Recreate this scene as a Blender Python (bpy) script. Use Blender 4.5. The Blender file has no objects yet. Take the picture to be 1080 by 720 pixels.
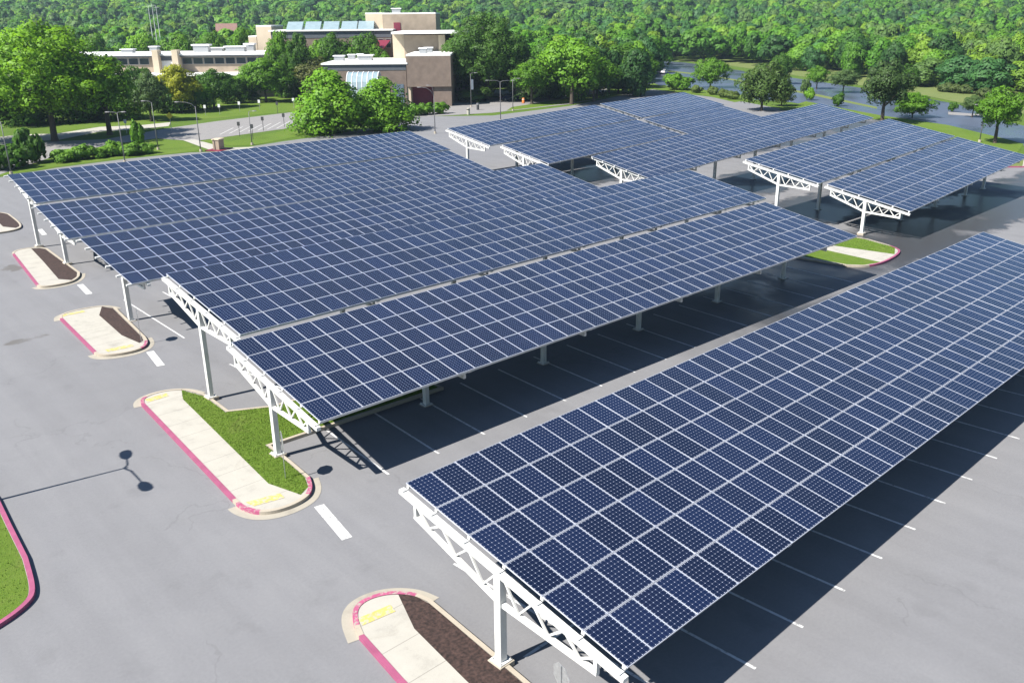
import bpy, bmesh, math, random
import numpy as np
from mathutils import Vector, Matrix

S = bpy.context.scene
COL = S.collection
RND = random.Random(7)
R = math.radians

# ------------------------------------------------------------------ camera, sky, sun, exposure
CAM_F, CAM_YAW, CAM_PITCH, CAM_ROLL, CAM_H = 923.14, 0.822716, 0.353568, -0.009697, 18.191
CF = np.array([math.cos(CAM_YAW)*math.cos(CAM_PITCH), math.sin(CAM_YAW)*math.cos(CAM_PITCH), -math.sin(CAM_PITCH)])
_r = np.cross(CF, [0, 0, 1.0]); _r /= np.linalg.norm(_r); _u = np.cross(_r, CF)
CR = math.cos(CAM_ROLL)*_r + math.sin(CAM_ROLL)*_u
CU = -math.sin(CAM_ROLL)*_r + math.cos(CAM_ROLL)*_u
EYE = np.array([0, 0, CAM_H])
cam_data = bpy.data.cameras.new('camera'); cam = bpy.data.objects.new('camera', cam_data); COL.objects.link(cam)
cam_data.sensor_width = 36.0; cam_data.lens = CAM_F/1080*36; cam_data.clip_start = 0.1; cam_data.clip_end = 6000
m = Matrix.Identity(4)
for i in range(3):
    m[i][0], m[i][1], m[i][2], m[i][3] = CR[i], CU[i], -CF[i], EYE[i]
cam.matrix_world = m
S.camera = cam

SUN_AZ, SUN_EL = R(-10.0), R(48.0)          # direction the light travels in plan, height of the sun
W = bpy.data.worlds.new('World'); S.world = W; W.use_nodes = True
wn = W.node_tree.nodes; wl = W.node_tree.links; wn.clear()
sky = wn.new('ShaderNodeTexSky'); sky.sky_type = 'NISHITA'; sky.sun_disc = False
sky.sun_elevation = SUN_EL
to_sun = (-math.cos(SUN_AZ), -math.sin(SUN_AZ))
sky.sun_rotation = math.atan2(to_sun[0], to_sun[1])
sky.air_density = 1.25; sky.dust_density = 0.15; sky.ozone_density = 6.0
bg = wn.new('ShaderNodeBackground'); bg.inputs[1].default_value = 0.057
wo = wn.new('ShaderNodeOutputWorld')
wl.new(sky.outputs[0], bg.inputs[0]); wl.new(bg.outputs[0], wo.inputs[0])
sd = bpy.data.lights.new('sun', 'SUN'); sd.energy = 5.0; sd.angle = R(0.5); sd.color = (1.0, 0.955, 0.88)
sun = bpy.data.objects.new('sun', sd); COL.objects.link(sun)
tv = Vector((-to_sun[0]*math.cos(SUN_EL), -to_sun[1]*math.cos(SUN_EL), -math.sin(SUN_EL)))
sun.rotation_euler = tv.to_track_quat('-Z', 'Y').to_euler()
S.view_settings.view_transform = 'Standard'; S.view_settings.look = 'None'
S.view_settings.exposure = 1.0; S.view_settings.gamma = 1.0; S.view_settings.use_curve_mapping = False
S.cycles.use_denoising = True
S.cycles.max_bounces = 6; S.cycles.diffuse_bounces = 1; S.cycles.glossy_bounces = 3; S.cycles.transparent_max_bounces = 8
S.cycles.volume_bounces = 0

# ------------------------------------------------------------------ helpers
def at(px, py, z=0.0):
    """point of the plane at height z seen at a photograph pixel"""
    d = CF + (px-540)/CAM_F*CR - (py-360)/CAM_F*CU
    t = (z-CAM_H)/d[2]
    return Vector(EYE + t*d)
FWD = np.array([math.cos(CAM_YAW), math.sin(CAM_YAW), 0]); RGT = np.array([math.sin(CAM_YAW), -math.cos(CAM_YAW), 0])
def look(px, py, D):
    """point at horizontal depth D seen at a photograph pixel"""
    d = CF + (px-540)/CAM_F*CR - (py-360)/CAM_F*CU
    return Vector(EYE + d*(D/(d@FWD)))
def to_px(P):
    d = np.asarray(P, float)-EYE; z = d@CF
    return 540+CAM_F*(d@CR)/z, 360-CAM_F*(d@CU)/z, z

class MB:
    def __init__(s): s.v = []; s.f = []; s.m = []
    def add(s, vs, fs, mi=0):
        o = len(s.v); s.v += [tuple(p) for p in vs]; s.f += [tuple(i+o for i in f) for f in fs]; s.m += [mi]*len(fs); return s
    def box(s, c, d, mi=0, rot=None):
        hx, hy, hz = d[0]/2, d[1]/2, d[2]/2
        vs = [Vector((x*hx, y*hy, z*hz)) for z in (-1, 1) for x, y in ((-1, -1), (1, -1), (1, 1), (-1, 1))]
        if rot is not None: vs = [rot @ p for p in vs]
        c = Vector(c)
        return s.add([p+c for p in vs], [(0, 3, 2, 1), (4, 5, 6, 7), (0, 1, 5, 4), (1, 2, 6, 5), (2, 3, 7, 6), (3, 0, 4, 7)], mi)
    def box2(s, a, b, mi=0):
        return s.box([(a[i]+b[i])/2 for i in range(3)], [abs(b[i]-a[i]) for i in range(3)], mi)
    def bar(s, p, q, w, h=None, mi=0, up=(0, 0, 1)):
        p, q = Vector(p), Vector(q); z = (q-p); L = z.length; z.normalize()
        x = z.cross(Vector(up))
        if x.length < 1e-4: x = Vector((1, 0, 0))
        x.normalize(); y = z.cross(x)
        rot = Matrix((x, y, z)).transposed()
        return s.box((p+q)/2, (w, h or w, L), mi, rot)
    def tube(s, pts, rad, n=8, mi=0, cap=True):
        rings = []
        for i, p in enumerate(pts):
            p = Vector(p); a = Vector(pts[max(0, i-1)]); b = Vector(pts[min(len(pts)-1, i+1)])
            t = (b-a).normalized(); x = t.cross(Vector((0.31, 0.17, 0.93)) if abs(t.z) < .95 else Vector((1, 0, 0))).normalized(); y = t.cross(x)
            r = rad[i] if hasattr(rad, '__len__') else rad
            rings.append([p+(x*math.cos(2*math.pi*k/n)+y*math.sin(2*math.pi*k/n))*r for k in range(n)])
        vs = [q for r_ in rings for q in r_]; fs = []
        for i in range(len(pts)-1):
            for k in range(n):
                fs.append((i*n+k, i*n+(k+1) % n, (i+1)*n+(k+1) % n, (i+1)*n+k))
        if cap: fs += [tuple(range(n-1, -1, -1)), tuple(range((len(pts)-1)*n, len(pts)*n))]
        return s.add(vs, fs, mi)
    def prism(s, poly, z0, z1, mi=0, mtop=None):
        n = len(poly); a = sum(poly[i][0]*poly[(i+1) % n][1]-poly[(i+1) % n][0]*poly[i][1] for i in range(n))
        if a < 0: poly = poly[::-1]
        vs = [(p[0], p[1], z0) for p in poly]+[(p[0], p[1], z1) for p in poly]
        s.add(vs, [(i, (i+1) % n, n+(i+1) % n, n+i) for i in range(n)], mi)
        o = len(s.v)-2*n
        s.f.append(tuple(o+n+i for i in range(n))); s.m.append(mi if mtop is None else mtop)
        return s
    def sheet(s, poly, z, mi=0):
        n = len(poly); a = sum(poly[i][0]*poly[(i+1) % n][1]-poly[(i+1) % n][0]*poly[i][1] for i in range(n))
        if a < 0: poly = poly[::-1]
        return s.add([(p[0], p[1], z) for p in poly], [tuple(range(n))], mi)
    def mesh(s, name, mats, smooth=False, bevel=0):
        me = bpy.data.meshes.new(name); me.from_pydata(s.v, [], s.f)
        for mt in (mats if isinstance(mats, (list, tuple)) else [mats]): me.materials.append(mt)
        me.polygons.foreach_set('material_index', s.m)
        if smooth: me.polygons.foreach_set('use_smooth', [True]*len(s.f))
        if any(len(f) > 4 for f in s.f) or bevel:
            b = bmesh.new(); b.from_mesh(me)
            if bevel:
                bmesh.ops.bevel(b, geom=b.edges[:], offset=bevel, segments=1, affect='EDGES')
            big = [f for f in b.faces if len(f.verts) > 4]
            if big: bmesh.ops.triangulate(b, faces=big)
            b.to_mesh(me); b.free()
        me.update(); return me
    def build(s, name, mats, parent=None, smooth=False, bevel=0, loc=None):
        return link(name, s.mesh(name, mats, smooth, bevel), parent, loc)

def link(name, me, parent=None, loc=None):
    o = bpy.data.objects.new(name, me); COL.objects.link(o)
    if parent is not None: o.parent = parent
    if loc is not None: o.location = loc
    return o
def thing(name, label, cat, loc=(0, 0, 0), rz=0.0, group=None):
    o = bpy.data.objects.new(name, None); COL.objects.link(o)
    o.location = loc; o.rotation_euler = (0, 0, rz); o.empty_display_size = 0.3
    return tag(o, label, cat, group)
def tag(o, label, cat, group=None):
    o['label'] = label; o['category'] = cat
    if group: o['group'] = group
    return o
def struct(name, o=None, label=None, cat=None):
    o['kind'] = 'structure'
    if label: o['label'] = label
    if cat: o['category'] = cat
    return o

# ------------------------------------------------------------------ materials
def mat(name):
    mt = bpy.data.materials.new(name); mt.use_nodes = True
    nt = mt.node_tree; return mt, nt, nt.nodes['Principled BSDF']
def N(nt, typ, **kw):
    n = nt.nodes.new(typ)
    for k, v in kw.items(): setattr(n, k, v)
    return n
def setv(n, **kw):
    for k, v in kw.items(): n.inputs[k.replace('_', ' ')].default_value = v
def math_(nt, op, a, b=None, c=None, clamp=False):
    n = N(nt, 'ShaderNodeMath', operation=op); n.use_clamp = clamp
    for i, x in enumerate((a, b, c)):
        if x is None: continue
        if isinstance(x, (int, float)): n.inputs[i].default_value = x
        else: nt.links.new(x, n.inputs[i])
    return n.outputs[0]
def mixc(nt, f, a, b, blend='MIX'):
    n = N(nt, 'ShaderNodeMix', data_type='RGBA', blend_type=blend)
    for s_, x in ((n.inputs[0], f), (n.inputs[6], a), (n.inputs[7], b)):
        if isinstance(x, (int, float)): s_.default_value = x
        elif isinstance(x, tuple): s_.default_value = (*x, 1) if len(x) == 3 else x
        else: nt.links.new(x, s_)
    return n.outputs[2]
def noise(nt, vec, scale, detail=4, rough=.55, dist=0):
    n = N(nt, 'ShaderNodeTexNoise'); setv(n, Scale=scale, Detail=detail, Roughness=rough, Distortion=dist)
    nt.links.new(vec, n.inputs['Vector']); return n.outputs[0]
def ramp(nt, f, *stops):
    n = N(nt, 'ShaderNodeValToRGB'); e = n.color_ramp.elements
    while len(e) < len(stops): e.new(.5)
    for el, (p, c) in zip(e, stops): el.position = p; el.color = (*c, 1) if isinstance(c, tuple) else (c, c, c, 1)
    nt.links.new(f, n.inputs[0]); return n.outputs[0]
def bump(nt, bs, h, strength, dist=0.02):
    b = N(nt, 'ShaderNodeBump'); b.inputs['Strength'].default_value = strength; b.inputs['Distance'].default_value = dist
    nt.links.new(h, b.inputs['Height']); nt.links.new(b.outputs[0], bs.inputs['Normal'])
def wpos(nt): return N(nt, 'ShaderNodeNewGeometry').outputs['Position']
def simple(name, c, rough=.6, var=.12, scale=3.0, metal=0.0, bmp=0.0, spec=None):
    mt, nt, bs = mat(name); p = wpos(nt)
    n1 = noise(nt, p, scale, 5); c2 = tuple(max(0, x*(1-var)) for x in c); c3 = tuple(min(1, x*(1+var)) for x in c)
    nt.links.new(ramp(nt, n1, (.3, c2), (.7, c3)), bs.inputs['Base Color'])
    setv(bs, Roughness=rough, Metallic=metal)
    if spec is not None: bs.inputs['Specular IOR Level'].default_value = spec
    if bmp: bump(nt, bs, noise(nt, p, scale*6, 3), bmp, .01)
    return mt

def asphalt_material():
    mt, nt, bs = mat('asphalt'); p = wpos(nt); L = nt.links
    big = noise(nt, p, .04, 6, .62, .6); mid = noise(nt, p, .45, 6, .65, .4); fine = noise(nt, p, 9, 4, .7); grit = noise(nt, p, 70, 2, .6)
    f = math_(nt, 'ADD', math_(nt, 'MULTIPLY', big, .5), math_(nt, 'MULTIPLY', mid, .5))
    base = ramp(nt, f, (.33, (.158, .158, .168)), (.5, (.190, .191, .205)), (.68, (.224, .224, .234)))
    base = mixc(nt, .35, base, ramp(nt, fine, (.3, (.14, .14, .15)), (.7, (.25, .25, .255))))
    base = mixc(nt, .16, base, ramp(nt, grit, (.35, (.06, .06, .065)), (.65, (.36, .355, .34))))
    mp = N(nt, 'ShaderNodeMapping'); mp.inputs['Scale'].default_value = (1.0, .07, 1.0); L.new(p, mp.inputs[0])
    track = noise(nt, mp.outputs[0], .8, 5, .6, .3)
    base = mixc(nt, .28, base, ramp(nt, track, (.32, (.150, .150, .158)), (.52, (.19, .19, .2)), (.7, (.23, .23, .238))))
    # thin tar-filled cracks
    w = N(nt, 'ShaderNodeTexVoronoi', feature='DISTANCE_TO_EDGE'); w.inputs['Scale'].default_value = .085
    wv = N(nt, 'ShaderNodeVectorMath', operation='ADD'); nz = N(nt, 'ShaderNodeTexNoise'); setv(nz, Scale=.6, Detail=5)
    sc = N(nt, 'ShaderNodeVectorMath', operation='SCALE'); sc.inputs['Scale'].default_value = 2.2
    L.new(p, nz.inputs['Vector']); L.new(nz.outputs['Color'], sc.inputs[0]); L.new(p, wv.inputs[0]); L.new(sc.outputs[0], wv.inputs[1]); L.new(wv.outputs[0], w.inputs['Vector'])
    crack = math_(nt, 'LESS_THAN', w.outputs['Distance'], .0028)
    crack = math_(nt, 'MULTIPLY', crack, math_(nt, 'GREATER_THAN', noise(nt, p, .1, 2), .5))
    base = mixc(nt, math_(nt, 'MULTIPLY', crack, .14), base, (.06, .06, .06))
    # oil drips, thin and scattered
    oil = ramp(nt, noise(nt, p, .55, 3, .5), (.62, 0.0), (.72, 1.0))
    base = mixc(nt, math_(nt, 'MULTIPLY', oil, .13), base, (.07, .07, .072))
    # rain-wet far bays, coloured darker still to paint in the canopy shade
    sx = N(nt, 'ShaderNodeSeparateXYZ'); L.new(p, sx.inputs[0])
    yy = math_(nt, 'ADD', sx.outputs[1], math_(nt, 'MULTIPLY', math_(nt, 'SUBTRACT', mid, .5), 5.0)); wet_shade = None
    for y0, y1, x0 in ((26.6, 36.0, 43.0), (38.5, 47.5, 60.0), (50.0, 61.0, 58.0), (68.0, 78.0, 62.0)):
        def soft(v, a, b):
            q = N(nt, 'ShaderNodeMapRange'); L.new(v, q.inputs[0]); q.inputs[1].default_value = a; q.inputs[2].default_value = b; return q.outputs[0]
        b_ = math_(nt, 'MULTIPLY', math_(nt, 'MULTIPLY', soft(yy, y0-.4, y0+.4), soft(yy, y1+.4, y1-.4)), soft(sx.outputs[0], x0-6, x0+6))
        wet_shade = b_ if wet_shade is None else math_(nt, 'MAXIMUM', wet_shade, b_)
    wet = math_(nt, 'MULTIPLY', ramp(nt, noise(nt, p, .12, 4, .55, .5), (.30, 0.0), (.50, 1.0)), wet_shade)
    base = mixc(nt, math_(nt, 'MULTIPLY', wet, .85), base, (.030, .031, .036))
    # mulch washed out over the driveway beside the small islands
    for sxx, syy, wx, wy in ((12.6, 57.2, 3.4, .9), (16.6, 76.0, 1.6, 2.4)):
        dx = math_(nt, 'DIVIDE', math_(nt, 'SUBTRACT', sx.outputs[0], sxx), wx); dy = math_(nt, 'DIVIDE', math_(nt, 'SUBTRACT', sx.outputs[1], syy), wy)
        rr = math_(nt, 'ADD', math_(nt, 'ADD', math_(nt, 'MULTIPLY', dx, dx), math_(nt, 'MULTIPLY', dy, dy)), math_(nt, 'MULTIPLY', mid, 1.6))
        base = mixc(nt, ramp(nt, rr, (.85, .55), (1.5, 0.0)), base, (.085, .075, .06))
    L.new(base, bs.inputs['Base Color'])
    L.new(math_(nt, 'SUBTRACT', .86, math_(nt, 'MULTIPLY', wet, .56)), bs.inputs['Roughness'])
    hb = math_(nt, 'MULTIPLY', grit, math_(nt, 'SUBTRACT', 1.0, math_(nt, 'MULTIPLY', wet, .8)))
    bs.inputs['Specular IOR Level'].default_value = .3
    bump(nt, bs, hb, .5, .008)
    return mt

def wet_lot_material():
    mt, nt, bs = mat('dark_asphalt'); p = wpos(nt)
    a = noise(nt, p, .05, 5, .6, .5); b = noise(nt, p, 1.2, 4)
    nt.links.new(mixc(nt, .3, ramp(nt, a, (.35, (.055, .072, .112)), (.65, (.092, .112, .158))), ramp(nt, b, (.3, (.055, .065, .095)), (.7, (.11, .125, .165)))), bs.inputs['Base Color'])
    nt.links.new(ramp(nt, a, (.4, .2), (.62, .45)), bs.inputs['Roughness'])
    return mt

def grass_material(name, c0, c1, c2, patch=.35):
    mt, nt, bs = mat(name); p = wpos(nt)
    a = noise(nt, p, .12, 5, .6, .5); b = noise(nt, p, 2.2, 6, .7); c = noise(nt, p, 22, 3, .7)
    base = ramp(nt, a, (.3, c0), (.5, c1), (.72, c2))
    base = mixc(nt, .5, base, ramp(nt, b, (.3, c0), (.7, c2)))
    dry = ramp(nt, noise(nt, p, .45, 5, .7, .6), (.56, 0.0), (.70, 1.0)); base = mixc(nt, math_(nt, 'MULTIPLY', dry, .45), base, (.17, .17, .06))
    base = mixc(nt, .35, base, ramp(nt, c, (.3, tuple(x*.45 for x in c0)), (.7, tuple(min(1, x*1.5) for x in c2))))
    nt.links.new(base, bs.inputs['Base Color']); setv(bs, Roughness=.9)
    bs.inputs['Specular IOR Level'].default_value = .15
    bump(nt, bs, c, .8, .05)
    return mt

def concrete_material(name, c, joint=True):
    mt, nt, bs = mat(name); p = wpos(nt)
    a = noise(nt, p, 1.1, 6, .65); b = noise(nt, p, 30, 3, .6)
    d = tuple(x*.72 for x in c); e = tuple(min(.9, x*1.12) for x in c)
    base = mixc(nt, .3, ramp(nt, a, (.28, d), (.45, c), (.7, e)), ramp(nt, b, (.3, d), (.7, e)))
    st = ramp(nt, noise(nt, p, .5, 5, .7, .8), (.6, 0.0), (.75, 1.0))
    base = mixc(nt, math_(nt, 'MULTIPLY', st, .3), base, (c[0]*.5, c[1]*.45, c[2]*.38))
    if joint:
        sx = N(nt, 'ShaderNodeSeparateXYZ'); nt.links.new(p, sx.inputs[0])
        q = math_(nt, 'FRACT', math_(nt, 'DIVIDE', sx.outputs[1], 1.55))
        ln = math_(nt, 'LESS_THAN', q, .018)
        base = mixc(nt, math_(nt, 'MULTIPLY', ln, .55), base, tuple(x*.3 for x in c))
    nt.links.new(base, bs.inputs['Base Color']); setv(bs, Roughness=.85); bump(nt, bs, b, .35, .006)
    return mt

def worn_paint(name, c, under, wear=.5):
    mt, nt, bs = mat(name); p = wpos(nt)
    a = noise(nt, p, 6, 6, .75); k = ramp(nt, a, (wear-.02, 0.0), (wear+.06, 1.0))
    cc = ramp(nt, noise(nt, p, 2.0, 4), (.3, tuple(x*.85 for x in c)), (.7, tuple(min(1, x*1.1) for x in c)))
    nt.links.new(mixc(nt, k, under, cc), bs.inputs['Base Color']); setv(bs, Roughness=.7)
    return mt

def panel_material():
    mt, nt, bs = mat('solar_cells'); L = nt.links
    uv = N(nt, 'ShaderNodeUVMap').outputs[0]; sx = N(nt, 'ShaderNodeSeparateXYZ'); L.new(uv, sx.inputs[0])
    def cell(o, n):
        return math_(nt, 'ABSOLUTE', math_(nt, 'SUBTRACT', math_(nt, 'FRACT', math_(nt, 'MULTIPLY', o, n)), .5))
    fx, fy = cell(sx.outputs[0], 6.0), cell(sx.outputs[1], 10.0)      # 0 centre, .5 border of a cell
    line = math_(nt, 'GREATER_THAN', math_(nt, 'MAXIMUM', fx, fy), .482)
    dia = math_(nt, 'GREATER_THAN', math_(nt, 'ADD', fx, fy), .875)
    bb = math_(nt, 'LESS_THAN', math_(nt, 'ABSOLUTE', math_(nt, 'SUBTRACT', fx, .22)), .008)   # fine busbars
    oi = N(nt, 'ShaderNodeObjectInfo'); gi = N(nt, 'ShaderNodeNewGeometry')
    rnd = math_(nt, 'FRACT', math_(nt, 'ADD', oi.outputs['Random'], gi.outputs['Random Per Island']))
    ca = ramp(nt, rnd, (0., (.0020, .0050, .0210)), (.5, (.0028, .0072, .0300)), (1., (.0042, .0104, .0410)))
    dust = noise(nt, wpos(nt), .5, 4, .6)
    ca = mixc(nt, math_(nt, 'MULTIPLY', dust, .02), ca, (.30, .29, .27))
    base = mixc(nt, math_(nt, 'MULTIPLY', bb, .12), ca, (.15, .17, .25))
    base = mixc(nt, math_(nt, 'MULTIPLY', line, .7), base, (.13, .15, .215))
    base = mixc(nt, math_(nt, 'MULTIPLY', dia, .9), base, (.40, .43, .53))
    L.new(base, bs.inputs['Base Color'])
    L.new(math_(nt, 'ADD', .10, math_(nt, 'MULTIPLY', dust, .10)), bs.inputs['Roughness'])
    bs.inputs['IOR'].default_value = 1.62; bs.inputs['Specular Tint'].default_value = (.50, .77, 1.0, 1)
    bs.inputs['Sheen Weight'].default_value = .34; bs.inputs['Sheen Roughness'].default_value = .3; bs.inputs['Sheen Tint'].default_value = (.26, .54, 1.0, 1)  # blue sheen tint stands in for bright sky mirrored at grazing angles
    return mt

def steel_material():
    mt, nt, bs = mat('white_painted_steel'); p = wpos(nt)
    a = noise(nt, p, 1.5, 5, .6); m2 = N(nt, 'ShaderNodeMapping'); m2.inputs['Scale'].default_value = (9, 9, .9); nt.links.new(p, m2.inputs[0])
    st = ramp(nt, noise(nt, m2.outputs[0], 1.0, 4, .6), (.58, 0.0), (.75, 1.0))
    base = ramp(nt, a, (.3, (.60, .60, .575)), (.7, (.72, .72, .70)))
    base = mixc(nt, math_(nt, 'MULTIPLY', st, .28), base, (.34, .29, .22))
    nt.links.new(base, bs.inputs['Base Color']); setv(bs, Roughness=.5)
    return mt

def leaf_material(name, forest=False):
    mt, nt, bs = mat(name); L = nt.links
    at_ = N(nt, 'ShaderNodeAttribute'); at_.attribute_name = 'leaf'
    if forest:
        tn = N(nt, 'ShaderNodeAttribute'); tn.attribute_name = 'tint'; col = tn.outputs['Color']
    else:
        col = N(nt, 'ShaderNodeObjectInfo').outputs['Color']
    v = ramp(nt, at_.outputs['Fac'], (0., (.62, .68, .6)), (.5, (1., 1., 1.)), (1., (1.4, 1.3, 1.1)))
    c = mixc(nt, 1.0, col, v, 'MULTIPLY')
    L.new(c, bs.inputs['Base Color']); setv(bs, Roughness=.55); bs.inputs['Specular IOR Level'].default_value = .25
    tr = N(nt, 'ShaderNodeBsdfTranslucent'); L.new(mixc(nt, 1.0, c, (1.3, 1.25, .5), 'MULTIPLY'), tr.inputs[0])
    lu = N(nt, 'ShaderNodeAttribute'); lu.attribute_name = 'lump'
    vt = N(nt, 'ShaderNodeVectorTransform', vector_type='NORMAL', convert_from='OBJECT', convert_to='WORLD'); L.new(lu.outputs['Vector'], vt.inputs[0])
    ge = N(nt, 'ShaderNodeNewGeometry'); sn = N(nt, 'ShaderNodeVectorMath', operation='SCALE'); sn.inputs['Scale'].default_value = .45; L.new(ge.outputs['Normal'], sn.inputs[0])
    ad = N(nt, 'ShaderNodeVectorMath', operation='ADD'); L.new(vt.outputs[0], ad.inputs[0]); L.new(sn.outputs[0], ad.inputs[1])
    no = N(nt, 'ShaderNodeVectorMath', operation='NORMALIZE'); L.new(ad.outputs[0], no.inputs[0]); L.new(no.outputs[0], bs.inputs['Normal'])
    mx = N(nt, 'ShaderNodeMixShader'); mx.inputs[0].default_value = .30
    L.new(bs.outputs[0], mx.inputs[1]); L.new(tr.outputs[0], mx.inputs[2])
    L.new(mx.outputs[0], nt.nodes['Material Output'].inputs['Surface'])
    return mt

M = {}
M['asphalt'] = asphalt_material(); M['wet'] = wet_lot_material()
M['grass'] = grass_material('meadow_grass', (.05, .10, .012), (.075, .14, .017), (.115, .175, .03))
M['lawn'] = grass_material('lawn_grass', (.055, .115, .010), (.085, .165, .014), (.145, .20, .035))
M['drygrass'] = grass_material('rough_grass', (.09, .14, .03), (.13, .18, .05), (.19, .21, .08))
M['blade'] = grass_material('grass_blades', (.085, .17, .012), (.115, .225, .018), (.16, .25, .04))
M['walk'] = concrete_material('sidewalk_concrete', (.40, .38, .335)); M['kerb'] = concrete_material('kerb_concrete', (.40, .35, .28), False)
M['pan'] = concrete_material('gutter_concrete', (.35, .32, .265), False); M['road'] = concrete_material('pale_road', (.235, .225, .22), False)
M['pink'] = worn_paint('pink_kerb_paint', (.31, .075, .15), (.34, .22, .22), .33)
M['pinkworn'] = worn_paint('worn_pink_kerb_paint', (.38, .08, .17), (.36, .30, .27), .44)
M['yellow'] = worn_paint('yellow_pad_paint', (.52, .43, .12), (.42, .39, .32), .45)
M['line'] = worn_paint('white_line_paint', (.62, .62, .60), (.21, .21, .215), .40)
M['linedim'] = worn_paint('worn_white_line_paint', (.58, .58, .58), (.22, .22, .225), .40)
M['mulch'] = simple('brown_mulch', (.042, .024, .020), .95, .7, 9, bmp=1.0)
M['steel'] = steel_material()
M['alu'] = simple('panel_frame_aluminium', (.52, .54, .60), .38, .05, 2, metal=.25)
M['back'] = simple('panel_backsheet', (.04, .04, .045), .7, .05, 2)
M['cell'] = panel_material()
M['galv'] = simple('galvanised_metal', (.42, .43, .44), .45, .15, 8, metal=.6)
M['red'] = simple('red_sign_face', (.55, .03, .03), .4, .05, 4)
M['dark'] = simple('dark_metal', (.05, .05, .055), .5, .2, 5)
M['lamp'] = simple('grey_lamp_metal', (.13, .13, .135), .5, .15, 5)
M['banner'] = simple('white_banner_cloth', (.75, .76, .78), .8, .05, 4)
M['brick'] = simple('tan_brick', (.33, .265, .20), .9, .14, .6, bmp=.3)
M['brickdark'] = simple('brown_brick', (.185, .142, .114), .9, .16, .8, bmp=.3)
M['cream'] = simple('cream_masonry', (.60, .50, .37), .9, .06, .5)
M['roof'] = simple('white_roof_membrane', (.80, .80, .78), .8, .10, .25)
M['fascia'] = simple('dark_fascia', (.09, .10, .115), .6, .1, 1)
M['glass'] = simple('dark_window_glass', (.035, .045, .055), .12, .2, .4)
M['sill'] = simple('window_frame_paint', (.30, .31, .31), .6, .05, 2)
M['burgundy'] = simple('burgundy_awning', (.19, .02, .045), .6, .1, 2)
M['bluedoor'] = simple('blue_grey_door', (.12, .16, .205), .5, .08, 2)
M['sky_glass'] = simple('pale_skylight_glazing', (.26, .34, .37), .25, .1, 1)
M['bark'] = simple('tree_bark', (.065, .050, .038), .95, .35, 6, bmp=.8)
M['leaf'] = leaf_material('leaves'); M['forest'] = leaf_material('wood_leaves', True)
M['bluepaint'] = simple('blue_painted_metal', (.03, .08, .25), .4, .1, 4)
M['orange'] = simple('orange_plastic', (.70, .20, .04), .5, .1, 4)
M['yellowsign'] = simple('yellow_sign_face', (.75, .60, .05), .5, .05, 4)
M['carpaint'] = simple('dark_blue_car_paint', (.02, .03, .07), .25, .1, 2, spec=.6)
M['carwhite'] = simple('white_car_paint', (.70, .70, .71), .25, .03, 2, spec=.6)
M['tyre'] = simple('black_rubber', (.015, .015, .015), .8, .2, 8)
M['shingle'] = simple('brown_roof_shingles', (.22, .13, .105), .9, .15, 2)

# ------------------------------------------------------------------ terrain and paved ground
def hill(x, y):
    f = x*FWD[0]+y*FWD[1]; r = x*RGT[0]+y*RGT[1]; d = math.hypot(f, r)
    t = min(1, max(0, (d-420)/1100)); t = t*t*(3-2*t)
    return t*(74+14*math.sin(r*.0045+.6)+8*math.sin(r*.011+f*.004))
def terrain():
    rad = [0, 30, 60, 100, 150, 200, 260, 330, 400]+[420+i*45 for i in range(60)]
    n = 144; vs = [(0, 0, -.02)]; fs = []
    for r in rad[1:]:
        for k in range(n):
            a = 2*math.pi*k/n; x, y = r*math.cos(a), r*math.sin(a); vs.append((x, y, hill(x, y)-.02))
    for k in range(n): fs.append((0, 1+k, 1+(k+1) % n))
    for i in range(len(rad)-2):
        for k in range(n):
            a = 1+i*n; fs.append((a+k, a+n+k, a+n+(k+1) % n, a+(k+1) % n))
    mb = MB(); mb.add(vs, fs); return mb.build('ground', M['grass'], smooth=True)
struct('ground', terrain(), 'rolling green ground under the whole place')
def sheet_px(pts, z, extra=None):
    return [(at(x, y).x, at(x, y).y) for x, y in pts]
def surface(name, poly, z, m_, label):
    mb = MB(); mb.sheet(poly, z); o = mb.build(name, m_); struct(name, o, label); return o

lot = [(-60, -60), (-60, 60), (-40, 90)]+sheet_px([(-60, 196), (0, 187), (60, 177), (130, 168), (200, 161), (232, 160), (300, 149), (330, 145), (400, 134), (440, 123), (520, 122), (600, 112), (690, 94), (720, 99), (765, 104), (830, 116), (900, 118), (985, 137), (1050, 160), (1100, 172)], 0)+[(190, 20), (170, -30), (120, -60)]
surface('parking_lot', lot, 0.0, M['asphalt'], 'weathered grey asphalt of the parking lot')
surface('access_road', sheet_px([(-80, 178), (0, 162), (40, 150), (110, 147), (180, 135), (228, 128), (320, 117), (430, 104), (480, 103), (560, 103), (640, 97), (665, 99), (600, 110), (520, 119), (470, 122), (430, 124), (370, 131), (318, 131), (300, 136), (205, 149), (165, 146), (120, 152), (60, 164), (0, 184), (-80, 198)], 0), .004, M['road'], 'pale access road behind the canopies')
surface('footpath', sheet_px([(-40, 150), (20, 142), (60, 141), (105, 134), (150, 132), (180, 129), (178, 133), (150, 136), (105, 139), (60, 148), (20, 150), (-40, 160)], 0), .006, M['walk'], 'pale concrete footpath along the access road')
surface('path', sheet_px([(193, 148), (205, 147), (238, 156), (268, 155), (262, 159), (230, 161), (215, 156)], 0), .006, M['walk'], 'short concrete path from the lot to the road')
surface('lawn', sheet_px([(60, 140), (130, 134), (200, 127), (318, 117), (335, 108), (331, 101), (290, 102), (225, 110), (160, 114), (60, 128)], 0), .004, M['lawn'], 'mown green lawn in front of the long building')
surface('verge', sheet_px([(-60, 196), (0, 184), (60, 165), (130, 153), (165, 147), (190, 148), (213, 157), (205, 160), (130, 167), (60, 176)], 0), .006, M['lawn'], 'green verge between lot and road')
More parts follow.
